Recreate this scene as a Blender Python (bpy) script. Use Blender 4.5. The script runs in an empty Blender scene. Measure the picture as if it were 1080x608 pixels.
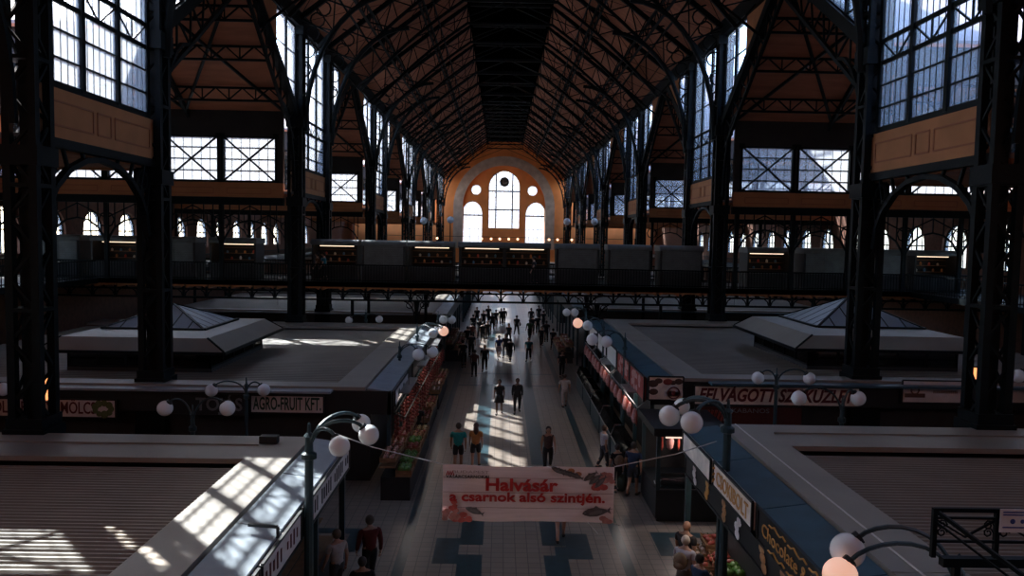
import bpy, bmesh, math, random
from mathutils import Vector, Matrix
random.seed(7)
S = bpy.context.scene
COL = S.collection
R = math.radians

# ------------------------------------------------------------------ camera, sky, sun, exposure
F = 830.0; CX, CY, EYE = 540.0, 304.0, 8.8
ROLL = R(1.0)
def _basis():
    d = Vector((529-CX, -(250-CY), F)).normalized()
    u = Vector((math.sin(ROLL), math.cos(ROLL), 0))
    z = (u - d*u.dot(d)).normalized()
    x = d.cross(z)
    if x.x < 0: x = -x
    return x, d, z
_X, _Y, _Z = _basis()
def w_dir(c): return Vector((_X.dot(c), _Y.dot(c), _Z.dot(c)))
def at(px, py, Y):
    r = w_dir(Vector((px-CX, -(py-CY), F))); r = r*(Y/r.y)
    return Vector((r.x, r.y, r.z+EYE))
def onz(px, py, z):
    r = w_dir(Vector((px-CX, -(py-CY), F))); r = r*((z-EYE)/r.z)
    return Vector((r.x, r.y, z))
def onx(px, py, x):
    r = w_dir(Vector((px-CX, -(py-CY), F))); r = r*(x/r.x)
    return Vector((r.x, r.y, r.z+EYE))
cam_d = bpy.data.cameras.new('camera'); cam = bpy.data.objects.new('camera', cam_d); COL.objects.link(cam)
cam_d.sensor_width = 36; cam_d.lens = 36*F/1080; cam_d.clip_end = 900; cam_d.clip_start = .1
_r, _u, _f = w_dir(Vector((1,0,0))), w_dir(Vector((0,1,0))), w_dir(Vector((0,0,1)))
cam.matrix_world = Matrix(((_r.x,_u.x,-_f.x,0),(_r.y,_u.y,-_f.y,0),(_r.z,_u.z,-_f.z,EYE),(0,0,0,1)))
S.camera = cam
S.view_settings.view_transform = 'Standard'; S.view_settings.look = 'None'
S.view_settings.gamma = 1; S.view_settings.use_curve_mapping = False
S.view_settings.exposure = 0.3
S.cycles.use_denoising = True
S.cycles.max_bounces = 8; S.cycles.transparent_max_bounces = 16; S.cycles.diffuse_bounces = 4
S.cycles.sample_clamp_indirect = 4.0; S.cycles.caustics_reflective = False; S.cycles.caustics_refractive = False

SUN_TO = Vector((-.65, .75, 1.0)).normalized()
SUN_EL = math.asin(SUN_TO.z); SUN_AZ = math.atan2(SUN_TO.x, SUN_TO.y)
W = bpy.data.worlds.new('world'); S.world = W; W.use_nodes = True
nt = W.node_tree; bg = nt.nodes['Background']
sky = nt.nodes.new('ShaderNodeTexSky'); sky.sky_type = 'NISHITA'; sky.sun_disc = False
sky.sun_elevation = SUN_EL; sky.sun_rotation = SUN_AZ; sky.dust_density = 1.6; sky.air_density = 1.1; sky.ozone_density = 2.6
nt.links.new(sky.outputs[0], bg.inputs[0]); bg.inputs[1].default_value = 1.1
sl = bpy.data.lights.new('sun', 'SUN'); sl.energy = 24.0; sl.angle = R(.6); sl.color = (1, .95, .88)
so = bpy.data.objects.new('sun', sl); COL.objects.link(so)
so.rotation_euler = SUN_TO.to_track_quat('Z', 'Y').to_euler(); so.location = (-60, 60, 80)

# ------------------------------------------------------------------ helpers
def tag(o, label=None, cat=None, group=None, kind=None):
    if label: o['label'] = label
    if cat: o['category'] = cat
    if group: o['group'] = group
    if kind: o['kind'] = kind
    return o
def thing(name, label, cat, loc=(0,0,0), rz=0, group=None):
    o = bpy.data.objects.new(name, None); COL.objects.link(o)
    o.location = loc; o.rotation_euler = (0,0,rz); o.empty_display_size = .1
    return tag(o, label, cat, group)
def dup(o, parent=None):
    c = o.copy(); COL.objects.link(c); c.parent = parent
    for ch in list(o.children): dup(ch, c)
    return c
class MB:
    def __init__(s): s.v = []; s.f = []; s.m = []; s.mi = 0
    def add(s, vs, fs):
        n = len(s.v); s.v += [tuple(v) for v in vs]
        s.f += [tuple(i+n for i in f) for f in fs]; s.m += [s.mi]*len(fs)
        return s
    def bx(s, x0, x1, y0, y1, z0, z1):
        vs = [(x,y,z) for z in (z0,z1) for y in (y0,y1) for x in (x0,x1)]
        return s.add(vs, [(0,2,3,1),(4,5,7,6),(0,1,5,4),(2,6,7,3),(0,4,6,2),(1,3,7,5)])
    def bar(s, p, q, w, h=None):
        h = h or w; p = Vector(p); q = Vector(q); d = q-p
        if d.length < 1e-6: return s
        d.normalize(); a = Vector((0,0,1)) if abs(d.z) < .95 else Vector((1,0,0))
        u = d.cross(a).normalized()*w/2; v = u.cross(d).normalized()*h/2
        vs = [c+i*u+j*v for c in (p,q) for i,j in ((-1,-1),(1,-1),(1,1),(-1,1))]
        return s.add(vs, [(3,2,1,0),(4,5,6,7),(0,1,5,4),(1,2,6,5),(2,3,7,6),(3,0,4,7)])
    def path(s, pts, w, h=None):
        for a, b in zip(pts, pts[1:]): s.bar(a, b, w, h)
        return s
    def tube(s, pts, r, n=6, cap=True):
        pts = [Vector(p) for p in pts]; rs = r if isinstance(r, (list,tuple)) else [r]*len(pts)
        vs = []; prev = None
        for i, p in enumerate(pts):
            d = (pts[min(i+1,len(pts)-1)]-pts[max(i-1,0)]).normalized()
            if prev is None:
                a = Vector((0,0,1)) if abs(d.z) < .9 else Vector((1,0,0)); u = d.cross(a).normalized()
            else: u = (prev-d*prev.dot(d)).normalized()
            prev = u; v = d.cross(u)
            for k in range(n):
                t = 2*math.pi*k/n; vs.append(p+(u*math.cos(t)+v*math.sin(t))*rs[i])
        fs = [(i*n+k, i*n+(k+1)%n, (i+1)*n+(k+1)%n, (i+1)*n+k) for i in range(len(pts)-1) for k in range(n)]
        if cap: fs += [tuple(range(n))[::-1], tuple((len(pts)-1)*n+k for k in range(n))]
        return s.add(vs, fs)
    def lathe(s, prof, c=(0,0,0), n=12):
        vs = [(c[0]+r*math.cos(2*math.pi*k/n), c[1]+r*math.sin(2*math.pi*k/n), c[2]+z) for r, z in prof for k in range(n)]
        fs = [(i*n+k, i*n+(k+1)%n, (i+1)*n+(k+1)%n, (i+1)*n+k) for i in range(len(prof)-1) for k in range(n)]
        fs += [tuple(range(n))[::-1], tuple((len(prof)-1)*n+k for k in range(n))]
        return s.add(vs, fs)
    def ball(s, c, r, n=12, m=8, sc=(1,1,1)):
        prof = []; vs = []
        for i in range(m+1):
            t = math.pi*i/m; t = max(.02, min(math.pi-.02, t))
            for k in range(n):
                a = 2*math.pi*k/n
                vs.append((c[0]+r*sc[0]*math.sin(t)*math.cos(a), c[1]+r*sc[1]*math.sin(t)*math.sin(a), c[2]-r*sc[2]*math.cos(t)))
        fs = [(i*n+k, i*n+(k+1)%n, (i+1)*n+(k+1)%n, (i+1)*n+k) for i in range(m) for k in range(n)]
        fs += [tuple(range(n))[::-1], tuple(m*n+k for k in range(n))]
        return s.add(vs, fs)
    def prism(s, pts, vec):
        vec = Vector(vec); pts = [Vector(p) for p in pts]; n = len(pts)
        return s.add(pts+[p+vec for p in pts], [tuple(range(n))[::-1], tuple(range(n,2*n))]+[(i,(i+1)%n,(i+1)%n+n,i+n) for i in range(n)])
    def build(s, name, mat, parent=None, loc=None, smooth=False, world=False, parts_mat=None):
        me = bpy.data.meshes.new(name); off = Vector((0,0,0))
        if world and parent is not None:
            p = parent
            while p is not None: off += p.location; p = p.parent
        if loc is not None: off = Vector(loc)
        me.from_pydata([tuple(Vector(v)-off) for v in s.v], [], s.f)
        mats = mat if isinstance(mat, list) else [mat]
        for m_ in mats: me.materials.append(m_)
        if len(mats) > 1:
            for p_, i in zip(me.polygons, s.m): p_.material_index = i
        if smooth:
            for p_ in me.polygons: p_.use_smooth = True
        bm = bmesh.new(); bm.from_mesh(me); bmesh.ops.recalc_face_normals(bm, faces=bm.faces); bm.to_mesh(me); bm.free()
        o = bpy.data.objects.new(name, me); COL.objects.link(o)
        if loc is not None: o.location = loc
        if parent is not None: o.parent = parent
        return o
def new_mat(name, col, rough=.6, metal=0.0, noise=0.0, nscale=3.0, bump=0.0, spec=.5, emis=None, es=0.0, stretch=None):
    m = bpy.data.materials.new(name); m.use_nodes = True; n = m.node_tree; b = n.nodes['Principled BSDF']
    b.inputs['Base Color'].default_value = (*col, 1); b.inputs['Roughness'].default_value = rough
    b.inputs['Metallic'].default_value = metal; b.inputs['Specular IOR Level'].default_value = spec
    if emis: b.inputs['Emission Color'].default_value = (*emis, 1); b.inputs['Emission Strength'].default_value = es
    if noise or bump:
        tc = n.nodes.new('ShaderNodeTexCoord'); t = n.nodes.new('ShaderNodeTexNoise'); t.inputs['Scale'].default_value = nscale; t.inputs['Detail'].default_value = 4
        if stretch:
            mp = n.nodes.new('ShaderNodeMapping'); mp.inputs['Scale'].default_value = stretch
            n.links.new(tc.outputs['Object'], mp.inputs[0]); n.links.new(mp.outputs[0], t.inputs[0])
        else: n.links.new(tc.outputs['Object'], t.inputs[0])
        if noise:
            cr = n.nodes.new('ShaderNodeValToRGB')
            cr.color_ramp.elements[0].color = (*[max(0, c*(1-noise)) for c in col], 1)
            cr.color_ramp.elements[1].color = (*[min(1, c*(1+noise)) for c in col], 1)
            cr.color_ramp.elements[0].position = .3; cr.color_ramp.elements[1].position = .7
            n.links.new(t.outputs[0], cr.inputs[0]); n.links.new(cr.outputs[0], b.inputs['Base Color'])
        if bump:
            bp = n.nodes.new('ShaderNodeBump'); bp.inputs['Strength'].default_value = bump; bp.inputs['Distance'].default_value = .02
            n.links.new(t.outputs[0], bp.inputs['Height']); n.links.new(bp.outputs[0], b.inputs['Normal'])
    return m
def glass_mat(name, tint, trans, gloss):
    m = bpy.data.materials.new(name); m.use_nodes = True; n = m.node_tree; n.nodes.clear()
    out = n.nodes.new('ShaderNodeOutputMaterial'); tr = n.nodes.new('ShaderNodeBsdfTransparent'); tr.inputs[0].default_value = (*tint, 1)
    tl = n.nodes.new('ShaderNodeBsdfTranslucent'); tl.inputs[0].default_value = (.85, .9, .95, 1)
    gl = n.nodes.new('ShaderNodeBsdfGlossy'); gl.inputs['Roughness'].default_value = .05
    a = n.nodes.new('ShaderNodeMixShader'); a.inputs[0].default_value = trans
    b = n.nodes.new('ShaderNodeMixShader'); b.inputs[0].default_value = gloss
    n.links.new(tr.outputs[0], a.inputs[1]); n.links.new(tl.outputs[0], a.inputs[2])
    n.links.new(a.outputs[0], b.inputs[1]); n.links.new(gl.outputs[0], b.inputs[2]); n.links.new(b.outputs[0], out.inputs[0])
    return m
M = {}
M['iron'] = new_mat('painted_iron', (.003,.0055,.007), .55, 0, .25, 4, spec=.12)
M['iron_blue'] = new_mat('blue_green_iron', (.018,.045,.055), .4, 0, .2, 6)
M['wood'] = new_mat('ceiling_boards', (.40,.150,.080), .85, 0, .22, 1.2, stretch=(.4,2.5,.4))
M['panel'] = new_mat('orange_panel', (.42,.165,.065), .8, 0, .12, 1.0)
M['panel_line'] = new_mat('orange_panel_moulding', (.30,.10,.045), .75)
M['plaster'] = new_mat('orange_plaster', (.90,.27,.065), .85, 0, .15, .35)
M['stone'] = new_mat('pale_arch_stone', (.52,.36,.25), .85, 0, .2, .8)
M['sheet'] = new_mat('grey_roof_sheet', (.255,.228,.195), .45, .0, .10, .8)
M['sheet_dk'] = new_mat('corrugated_sheet', (.185,.162,.132), .5, .0, .14, .6)
M['slate'] = new_mat('outer_roof_tiles', (.25,.22,.24), .7, 0, .2, 2)
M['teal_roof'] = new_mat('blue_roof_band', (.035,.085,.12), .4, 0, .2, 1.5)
M['pale_roof'] = new_mat('pale_blue_roof_band', (.55,.60,.63), .45, 0, .12, 2)
M['black'] = new_mat('black_paint', (.006,.008,.010), .5)
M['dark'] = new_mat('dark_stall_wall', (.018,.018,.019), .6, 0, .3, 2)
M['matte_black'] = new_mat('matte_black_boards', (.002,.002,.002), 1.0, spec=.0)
M['grey_wall'] = new_mat('dark_grey_wall', (.025,.022,.022), .8, 0, .3, 1)  # very dark grey of the cross walls, varied at random
M['glass'] = glass_mat('window_glass', (.92,.96,1.0), .12, .05)
M['kglass'] = glass_mat('dark_glass', (.25,.28,.3), .05, .10)
M['sky_glass'] = new_mat('skylight_glass', (.30,.34,.38), .25)
M['globe'] = new_mat('opal_globe', (.80,.83,.84), .18, 0, 0)
M['globe_on'] = new_mat('opal_globe_lit', (.8,.7,.62), .3, emis=(1,.52,.36), es=.55)
M['bulb'] = new_mat('warm_bulb', (1,.7,.5), .3, emis=(1,.55,.3), es=2.0)
M['shutter'] = new_mat('grey_shutter', (.10,.11,.11), .5, 0, .15, 3)
M['brick'] = new_mat('orange_brick', (.13,.05,.027), .85, 0, .25, 3)
M['cream'] = new_mat('cream_sign', (.80,.72,.64), .5, 0, .22, 3)
M['pink_sign'] = new_mat('pale_sign', (.64,.60,.60), .5, 0, .08, 3)
M['white_sign'] = new_mat('white_sign', (.62,.62,.60), .5)
M['green_txt'] = new_mat('dark_green_lettering', (.01,.06,.045), .6)
M['red_txt'] = new_mat('dark_red_lettering', (.10,.008,.012), .6)
M['red'] = new_mat('banner_red', (.42,.012,.015), .6)
M['gold'] = new_mat('gold_lettering', (.55,.27,.07), .5)
M['grey_txt'] = new_mat('grey_lettering', (.16,.17,.18), .5)
M['banner'] = new_mat('banner_planks', (.84,.81,.84), .6, 0, .10, 1.2, stretch=(1,1,12))
M['steel'] = new_mat('brushed_steel', (.30,.30,.31), .35, .6)
M['crate'] = new_mat('wooden_crate', (.22,.12,.06), .7, 0, .2, 8)
M['wire'] = new_mat('pale_cord', (.55,.55,.55), .5)
for k_, c_ in dict(tomato=(0.34, 0.06, 0.04), pepper=(0.22, 0.04, 0.03), orange=(0.42, 0.2, 0.1), apple=(0.4, 0.2, 0.16), onion=(0.45, 0.33, 0.28), lettuce=(.08,.20,.03), lemon=(0.42, 0.32, 0.16), potato=(.3,.17,.08), meat=(.50,.10,.09), sausage=(.30,.05,.035), ham=(.50,.24,.22), fish=(.10,.10,.11), bread=(.4,.2,.08)).items():
    M[k_] = new_mat(k_+'_skin', c_, .4, 0, .3, 9)
_cm = {}
def cmat(name, c, rough=.8):
    k = name
    if k not in _cm: _cm[k] = new_mat(name, c, rough, 0, .12, 12)
    return _cm[k]
def curve_shape(name, outer, holes, th, mat, M4, parent=None, kind=None):
    """flat shape with holes, given as 2-D outlines, extruded to thickness th and stood up by matrix M4"""
    cu = bpy.data.curves.new(name, 'CURVE'); cu.dimensions = '2D'; cu.fill_mode = 'BOTH'; cu.extrude = th/2
    for pts in [outer]+holes:
        sp = cu.splines.new('POLY'); sp.points.add(len(pts)-1); sp.use_cyclic_u = True
        for p, q in zip(sp.points, pts): p.co = (q[0], q[1], 0, 1)
    t = bpy.data.objects.new(name, cu); COL.objects.link(t)
    dg = bpy.context.evaluated_depsgraph_get(); me = bpy.data.meshes.new_from_object(t.evaluated_get(dg))
    bpy.data.objects.remove(t); bpy.data.curves.remove(cu)
    me.transform(M4); me.materials.clear(); me.materials.append(mat); me.name = name
    o = bpy.data.objects.new(name, me); COL.objects.link(o)
    if parent: o.parent = parent
    if kind: o['kind'] = kind
    return o
def YZ(x): return Matrix(((0,0,1,x),(1,0,0,0),(0,1,0,0),(0,0,0,1)))      # 2-D (y,z) on the plane x
def XZ(y): return Matrix(((1,0,0,0),(0,0,-1,y),(0,1,0,0),(0,0,0,1)))     # 2-D (x,z) on the plane y
def text(s, size, mat, parent, pos, facing='y', bold=.0, shear=0.0, width=None, name='lettering', ang=0, th=.012):
    """lettering as a thin mesh; facing: 'y' reads from -Y, 'x+' reads from +X, 'x-' reads from -X"""
    cu = bpy.data.curves.new(name, 'FONT'); cu.body = s; cu.size = size; cu.extrude = th/2; cu.offset = bold; cu.shear = shear
    cu.align_x = 'CENTER'; cu.align_y = 'CENTER'; cu.resolution_u = 3
    t = bpy.data.objects.new(name, cu); COL.objects.link(t)
    dg = bpy.context.evaluated_depsgraph_get(); me = bpy.data.meshes.new_from_object(t.evaluated_get(dg))
    bpy.data.objects.remove(t); bpy.data.curves.remove(cu)
    xs = [v.co.x for v in me.vertices]; w = max(xs)-min(xs); cxm = (max(xs)+min(xs))/2
    sx = width/w if width else 1
    me.transform(Matrix.Diagonal((sx,1,1,1)) @ Matrix.Translation((-cxm,0,0)))
    rx = Matrix.Rotation(math.pi/2, 4, 'X')
    rz = {'y':0, 'x+':math.pi/2, 'x-':-math.pi/2}[facing]
    me.transform(Matrix.Translation(pos) @ Matrix.Rotation(rz, 4, 'Z') @ Matrix.Rotation(ang, 4, 'Y') @ rx)
    me.materials.clear(); me.materials.append(mat)
    o = bpy.data.objects.new(name, me); COL.objects.link(o); o.parent = parent
    return o
ORD = ['first','second','third','fourth','fifth','sixth','seventh','eighth','ninth','tenth','eleventh','twelfth','thirteenth','fourteenth','fifteenth','sixteenth','seventeenth','eighteenth','nineteenth','twentieth','twenty-first','twenty-second','twenty-third','twenty-fourth','twenty-fifth','twenty-sixth','twenty-seventh','twenty-eighth','twenty-ninth','thirtieth']

# ------------------------------------------------------------------ the hall: measures
XC, XL, XR = .4, -12.2, 13.0           # nave axis and its two arcade planes
OL, OR_ = -30.5, 31.3                  # outer walls
EAVE, RIDGE, LZ = 20.8, 29.0, 28.0
BAY = 26.5
CL = [(20.6+BAY*k, 27.9+BAY*k) for k in range(-1, 6)]       # clerestory bays
TR = [(27.9+BAY*k, 47.1+BAY*k) for k in range(-1, 5)]       # wide bays under cross roofs
YEND = 163.0
sgn = {'left': -1, 'right': 1}
def ax(side, d): return (XL-d) if side == 'left' else (XR+d)   # d metres outward of the arcade

# floor with inlaid strips
def floor_material():
    m = bpy.data.materials.new('floor_tiles'); m.use_nodes = True; n = m.node_tree; b = n.nodes['Principled BSDF']
    tc = n.nodes.new('ShaderNodeTexCoord'); mp = n.nodes.new('ShaderNodeMapping'); mp.inputs['Location'].default_value = (.135, 0, 0)
    br = n.nodes.new('ShaderNodeTexBrick'); br.offset = 0; br.squash = 1; br.inputs['Scale'].default_value = 1
    br.inputs['Brick Width'].default_value = .335; br.inputs['Row Height'].default_value = .335; br.inputs['Mortar Size'].default_value = .012
    br.inputs['Color1'].default_value = (.25,.205,.17,1); br.inputs['Color2'].default_value = (.21,.17,.14,1); br.inputs['Mortar'].default_value = (.085,.075,.07,1)
    n.links.new(tc.outputs['Object'], mp.inputs[0]); n.links.new(mp.outputs[0], br.inputs[0]); n.links.new(br.outputs[0], b.inputs['Base Color'])
    ns = n.nodes.new('ShaderNodeTexNoise'); ns.inputs['Scale'].default_value = .8; n.links.new(tc.outputs['Object'], ns.inputs[0])
    mr = n.nodes.new('ShaderNodeMapRange'); mr.inputs['To Min'].default_value = .27; mr.inputs['To Max'].default_value = .36
    n.links.new(ns.outputs[0], mr.inputs[0]); n.links.new(mr.outputs[0], b.inputs['Roughness'])
    return m
fm = floor_material(); fd = new_mat('dark_floor_tiles', (.022,.05,.062), .28, 0, .25, 5)
f = MB(); f.bx(OL-1, OR_+1, -8, YEND+1, -.3, 0)
f.mi = 1
T = .335; z0, z1 = -.001, .003
def inlay(x0, x1, y0, y1): f.bx(x0, x1, y0, y1, z0, z1)
inlay(-2.72, -2.42, 0, 150); inlay(3.42, 3.72, 0, 150)
for c in (-.715, 1.65):
    inlay(c-.335, c+.335, 30, 60) ; inlay(c-.335, c+.335, 0, 21.27); inlay(c-.335, c+.335, 21.97, 27.9); inlay(c-.335, c+.335, 62, 150)
inlay(-1.73, -1.05, 20.65, 22.45)
inlay(1.99, 2.68, 21.05, 22.9); inlay(1.66, 1.99, 21.27, 21.9)
for s0 in (0,):
    inlay(4.6, 9, 22.7, 23.1); inlay(4.6, 9, 21.35, 21.7); inlay(4.6, 5.1, 21.7, 22.7)
    inlay(-9, -3.8, 22.7, 23.1); inlay(-9, -3.8, 21.35, 21.7); inlay(-4.3, -3.8, 21.7, 22.7)
for k in range(1, 5):
    y = 50+BAY*(k-1); inlay(-2.4, 3.4, y, y+.335); inlay(-2.4, 3.4, y-4, y-3.665)
tag(f.build('floor', [fm, fd]), kind='structure')

# ------------------------------------------------------------------ windows
win_n = [0]
def window(plane, c, u0, u1, v0, v1, nm=3, sub=5, rows=3, vlo=None, band=None, xbrace=0, side=1, th=.12, arch=None):
    """a glazed opening. plane 'x' (at x=c, u is y) or 'y' (at y=c, u is x). vlo(u): sloping sill line"""
    win_n[0] += 1
    P = (lambda u, v, d=0: (c+d, u, v)) if plane == 'x' else (lambda u, v, d=0: (u, c+d, v))
    g = MB(); fr = MB()
    lo = vlo or (lambda u: v0)
    def vb(u, va, vb_, w, d):
        va = max(va, lo(u))
        if vb_-va > .05: fr.bar(P(u, va), P(u, vb_), w, d) if plane == 'y' else fr.bar(P(u, va), P(u, vb_), d, w)
    W_ = u1-u0
    # frame
    fr.bar(P(u0, v1), P(u1, v1), .14, .2)
    fr.bar(P(u0, lo(u0)), P(u1, lo(u1)), .14, .22)
    for i in range(nm+1):
        u = u0+W_*i/nm; vb(u, v0, v1, .2 if 0 < i < nm else .16, .2)
    for i in range(nm):
        for j in range(1, sub):
            vb(u0+W_*(i+j/sub)/nm, v0, v1, .022, .03)
    def hb(v, w):
        ua, ub = u0, u1
        if vlo:  # clip to where lo(u) < v
            n = 60; us = [u0+W_*i/n for i in range(n+1) if lo(u0+W_*i/n) < v]
            if len(us) < 2: return
            ua, ub = us[0], us[-1]
        fr.bar(P(ua, v), P(ub, v), .08, w)
    if band:
        hb(band[0], .14); hb(band[1], .14)
        for i in range(nm):
            ua, ub = u0+W_*i/nm, u0+W_*(i+1)/nm; um = (ua+ub)/2
            for a, b_ in (((ua, band[1]), (um, band[0])), ((um, band[0]), (ub, band[1]))):
                if min(lo(a[0]), lo(b_[0])) < band[0] or not vlo: fr.bar(P(*a), P(*b_), .05, .06)
            vb(um, band[0], band[1], .06, .06)
        for a, b_ in ((v0, band[0]), (band[1], v1)):
            k = rows if a == v0 else rows
            for j in range(1, k): hb(a+(b_-a)*j/k, .05)
    else:
        for j in range(1, rows): hb(v0+(v1-v0)*j/rows, .05)
    if xbrace:
        w = W_/xbrace
        for i in range(xbrace):
            a, b_ = u0+i*w, u0+(i+1)*w
            d = -.12
            fr.bar(P(a, v0, d), P(b_, v1, d), .10, .10); fr.bar(P(a, v1, d), P(b_, v0, d), .10, .10)
            for (uu, vv) in ((a, v0), (b_, v0), (a, v1), (b_, v1)):
                fr.bar(P(uu-.16, vv, d), P(uu+.16, vv, d), .05, .3)
        for i in range(xbrace+1): fr.bar(P(u0+i*w, v0, -.1), P(u0+i*w, v1, -.1), .16, .14)
    if vlo:
        n = 8; us = [u0+W_*i/n for i in range(n+1)]
        pts = [P(u0, v1)]+[P(u, lo(u)) for u in us]+[P(u1, v1)]
    else: pts = [P(u0, v0), P(u1, v0), P(u1, v1), P(u0, v1)]
    g.prism(pts, (.02,0,0) if plane == 'x' else (0,.02,0))
    o = fr.build('window_%d' % win_n[0], M['iron']); tag(o, kind='structure')
    g.build('pane', M['glass'], o)
    return o
PB, PT, SILL = 11.25, 12.6, 12.7
WB, WT = 11.75, 14.45                  # cross-wall windows
SL = .626; RZ = 21.86                  # cross-roof slope and ridge
trim_n = [0]
def trim(mb, mat, name=None):
    trim_n[0] += 1
    return tag(mb.build('trim_%d' % trim_n[0], mat), kind='structure')
walln = [0]
for side in ('left', 'right'):
    s = sgn[side]; X = ax(side, 0)
    # clerestory bays
    for (a, b) in CL:
        if a < 0: continue
        window('x', X, a+.5, b-.5, SILL, EAVE, nm=3, sub=6, rows=3, band=(15.0, 15.75))
        # panel under the window
        t = MB(); t.bx(X-.12, X+.12, a+.3, b-.3, PB, PT)
        xi = X-s*.12
        t.mi = 1
        for (u0, u1) in ((.6, 3.0), (3.25, 4.05), (4.3, 6.7)):
            for (p, q) in (((u0,.35),(u1,.35)), ((u1,.35),(u1,1.0)), ((u1,1.0),(u0,1.0)), ((u0,1.0),(u0,.35))):
                t.bar((xi, a+p[0], PB+p[1]), (xi, a+q[0], PB+q[1]), .05, .05)
        trim(t, [M['panel'], M['panel_line']])
        # arched girder below the panel
        t = MB(); n = 10; ya, yb = a+.55, b-.55; c_ = (a+b)/2; hw = (yb-ya)/2
        arc = [(X, c_-hw*math.cos(math.pi*i/n), 8.6+2.3*math.sin(math.pi*i/n)) for i in range(n+1)]
        arc2 = [(X, c_-hw*.72*math.cos(math.pi*i/n), 8.6+1.25*math.sin(math.pi*i/n)) for i in range(n+1)]
        t.path(arc, .2, .16)
        t.bar((X, a, PB-.12), (X, b, PB-.12), .3, .26)
        for i in range(1, n):
            t.bar(arc[i], (X, arc[i][1]+(arc[i][1]-c_)*.15, PB-.2), .09)
        for (yy) in (a+.9, b-.9):
            t.tube([(X, yy+.32*math.cos(q*math.pi/5), 10.5+.32*math.sin(q*math.pi/5)) for q in range(11)], .045, 5)
        trim(t, M['iron'])
    # wide bays: gable infill, wing windows
    for (a, b) in TR:
        c_ = (a+b)/2; hw = (b-a)/2
        top = lambda y: RZ-abs(y-c_)*SL
        ye = (RZ-EAVE)/SL
        for d in (-1, 1):
            y1, y2 = c_+d*5.15, c_+d*(hw-.45)
            window('x', X, min(y1,y2), max(y1,y2), 15.9, EAVE, nm=2, sub=3, rows=3, vlo=top)
            t = MB(); t.prism([(X-.1, c_+d*ye, EAVE), (X-.1, y1, EAVE), (X-.1, y1, top(y1))], (.2,0,0)); trim(t, M['panel'])
        t = MB()
        for d in (-1, 1):
            t.bar((X, c_, RZ-.25), (X, c_+d*hw, RZ-hw*SL-.25), .35, .5)
            # inner lattice of the gable arch
            p0 = Vector((X, c_, RZ-1.5)); p1 = Vector((X, c_+d*(hw-.8), RZ-hw*SL-1.6))
            q0 = Vector((X, c_, RZ-.4)); q1 = Vector((X, c_+d*hw, RZ-hw*SL-.4))
            t.bar(p0, p1, .16, .16)
            n = 7
            for i in range(n):
                t.bar(p0.lerp(p1, i/n), q0.lerp(q1, (i+.5)/n), .07); t.bar(q0.lerp(q1, (i+.5)/n), p0.lerp(p1, (i+1)/n), .07)
            br = [(X, c_+d*(hw-.6)-d*2.6*(1-math.cos(q*math.pi/12)), 11.4+4.6*math.sin(q*math.pi/12)) for q in range(7)]
            t.path(br, .14, .14)
        trim(t, M['iron'])
    # eave beam
    t = MB(); t.bx(X-.3, X+.3, -6, YEND, EAVE, EAVE+.5); t.bx(X-.2, X+.2, -6, YEND, EAVE+.5, EAVE+1.0); trim(t, M['iron'])
    # cross walls with their windows
    xo = OL if side == 'left' else OR_
    for (a, b) in TR:
        for yw, fc in ((a, 1), (b, -1)):
            if yw < 5: continue
            x0, x1 = (X+s*.75, xo); lo_, hi_ = min(x0,x1), max(x0,x1)
            npan = 5; w = (hi_-lo_-.6)/npan
            holes = []
            for i in range(npan):
                ua = lo_+.3+i*w+.12; ub = ua+w-.24
                holes.append([(ua,WB),(ub,WB),(ub,WT),(ua,WT)])
            walln[0] += 1
            curve_shape('wall_cross_%s_%d' % (side, walln[0]), [(lo_,PB+.45),(hi_,PB+.45),(hi_,16.0),(lo_,16.0)], holes, .25, M['grey_wall'], XZ(yw), kind='structure')
            far = yw > 60
            for i in range(0, npan):
                ua = lo_+.3+i*w+.12; ub = ua+w-.24
                inner = i in ((3,4) if side == 'left' else (0,1))
                window('y', yw, ua, ub, WB, WT, nm=1, sub=6, rows=4, xbrace=1)
            t = MB(); t.bx(lo_, hi_, yw-.16, yw+.16, PB-.38, PB+.47)
            t.mi = 1
            for i in range(npan):
                ua = lo_+.3+i*w+.4; ub = ua+w-.8
                for (p, q) in (((ua,.05),(ub,.05)), ((ub,.05),(ub,-.28)), ((ub,-.28),(ua,-.28)), ((ua,-.28),(ua,.05))):
                    t.bar((p[0], yw-.16, PB+.1+p[1]), (q[0], yw-.16, PB+.1+q[1]), .04, .05)
            trim(t, [M['panel'], M['panel_line']])
            if b < 80 and fc == -1 or yw == 20.6:   # lattice arches below
                t = MB(); t.bx(lo_, hi_, yw-.2, yw+.2, PB-.85, PB-.4)
                for i in range(npan):
                    ua = lo_+.3+i*w; um = ua+w/2
                    t.path([(um-(w/2)*math.cos(math.pi*q/8), yw, 7.6+1.9*math.sin(math.pi*q/8)) for q in range(9)], .1)
                    for q in range(1, 8): t.bar((um-(w/2)*math.cos(math.pi*q/8), yw, 7.6+1.9*math.sin(math.pi*q/8)), (um-(w/2)*math.cos(math.pi*q/8), yw, PB-.85), .06)
                    t.tube([(ua+.45*math.cos(q*math.pi/4), yw, 9.4+.45*math.sin(q*math.pi/4)) for q in range(9)], .05, 4)
                    for (p, q) in (((ua, 9.5),(um, PB-.9)), ((um, PB-.9),(ua+w, 9.5))): t.bar((p[0], yw, p[1]), (q[0], yw, q[1]), .07)
                    t.bar((ua, yw, 5.9), (ua, yw, 10.4), .22)
                trim(t, M['iron'])
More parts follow.
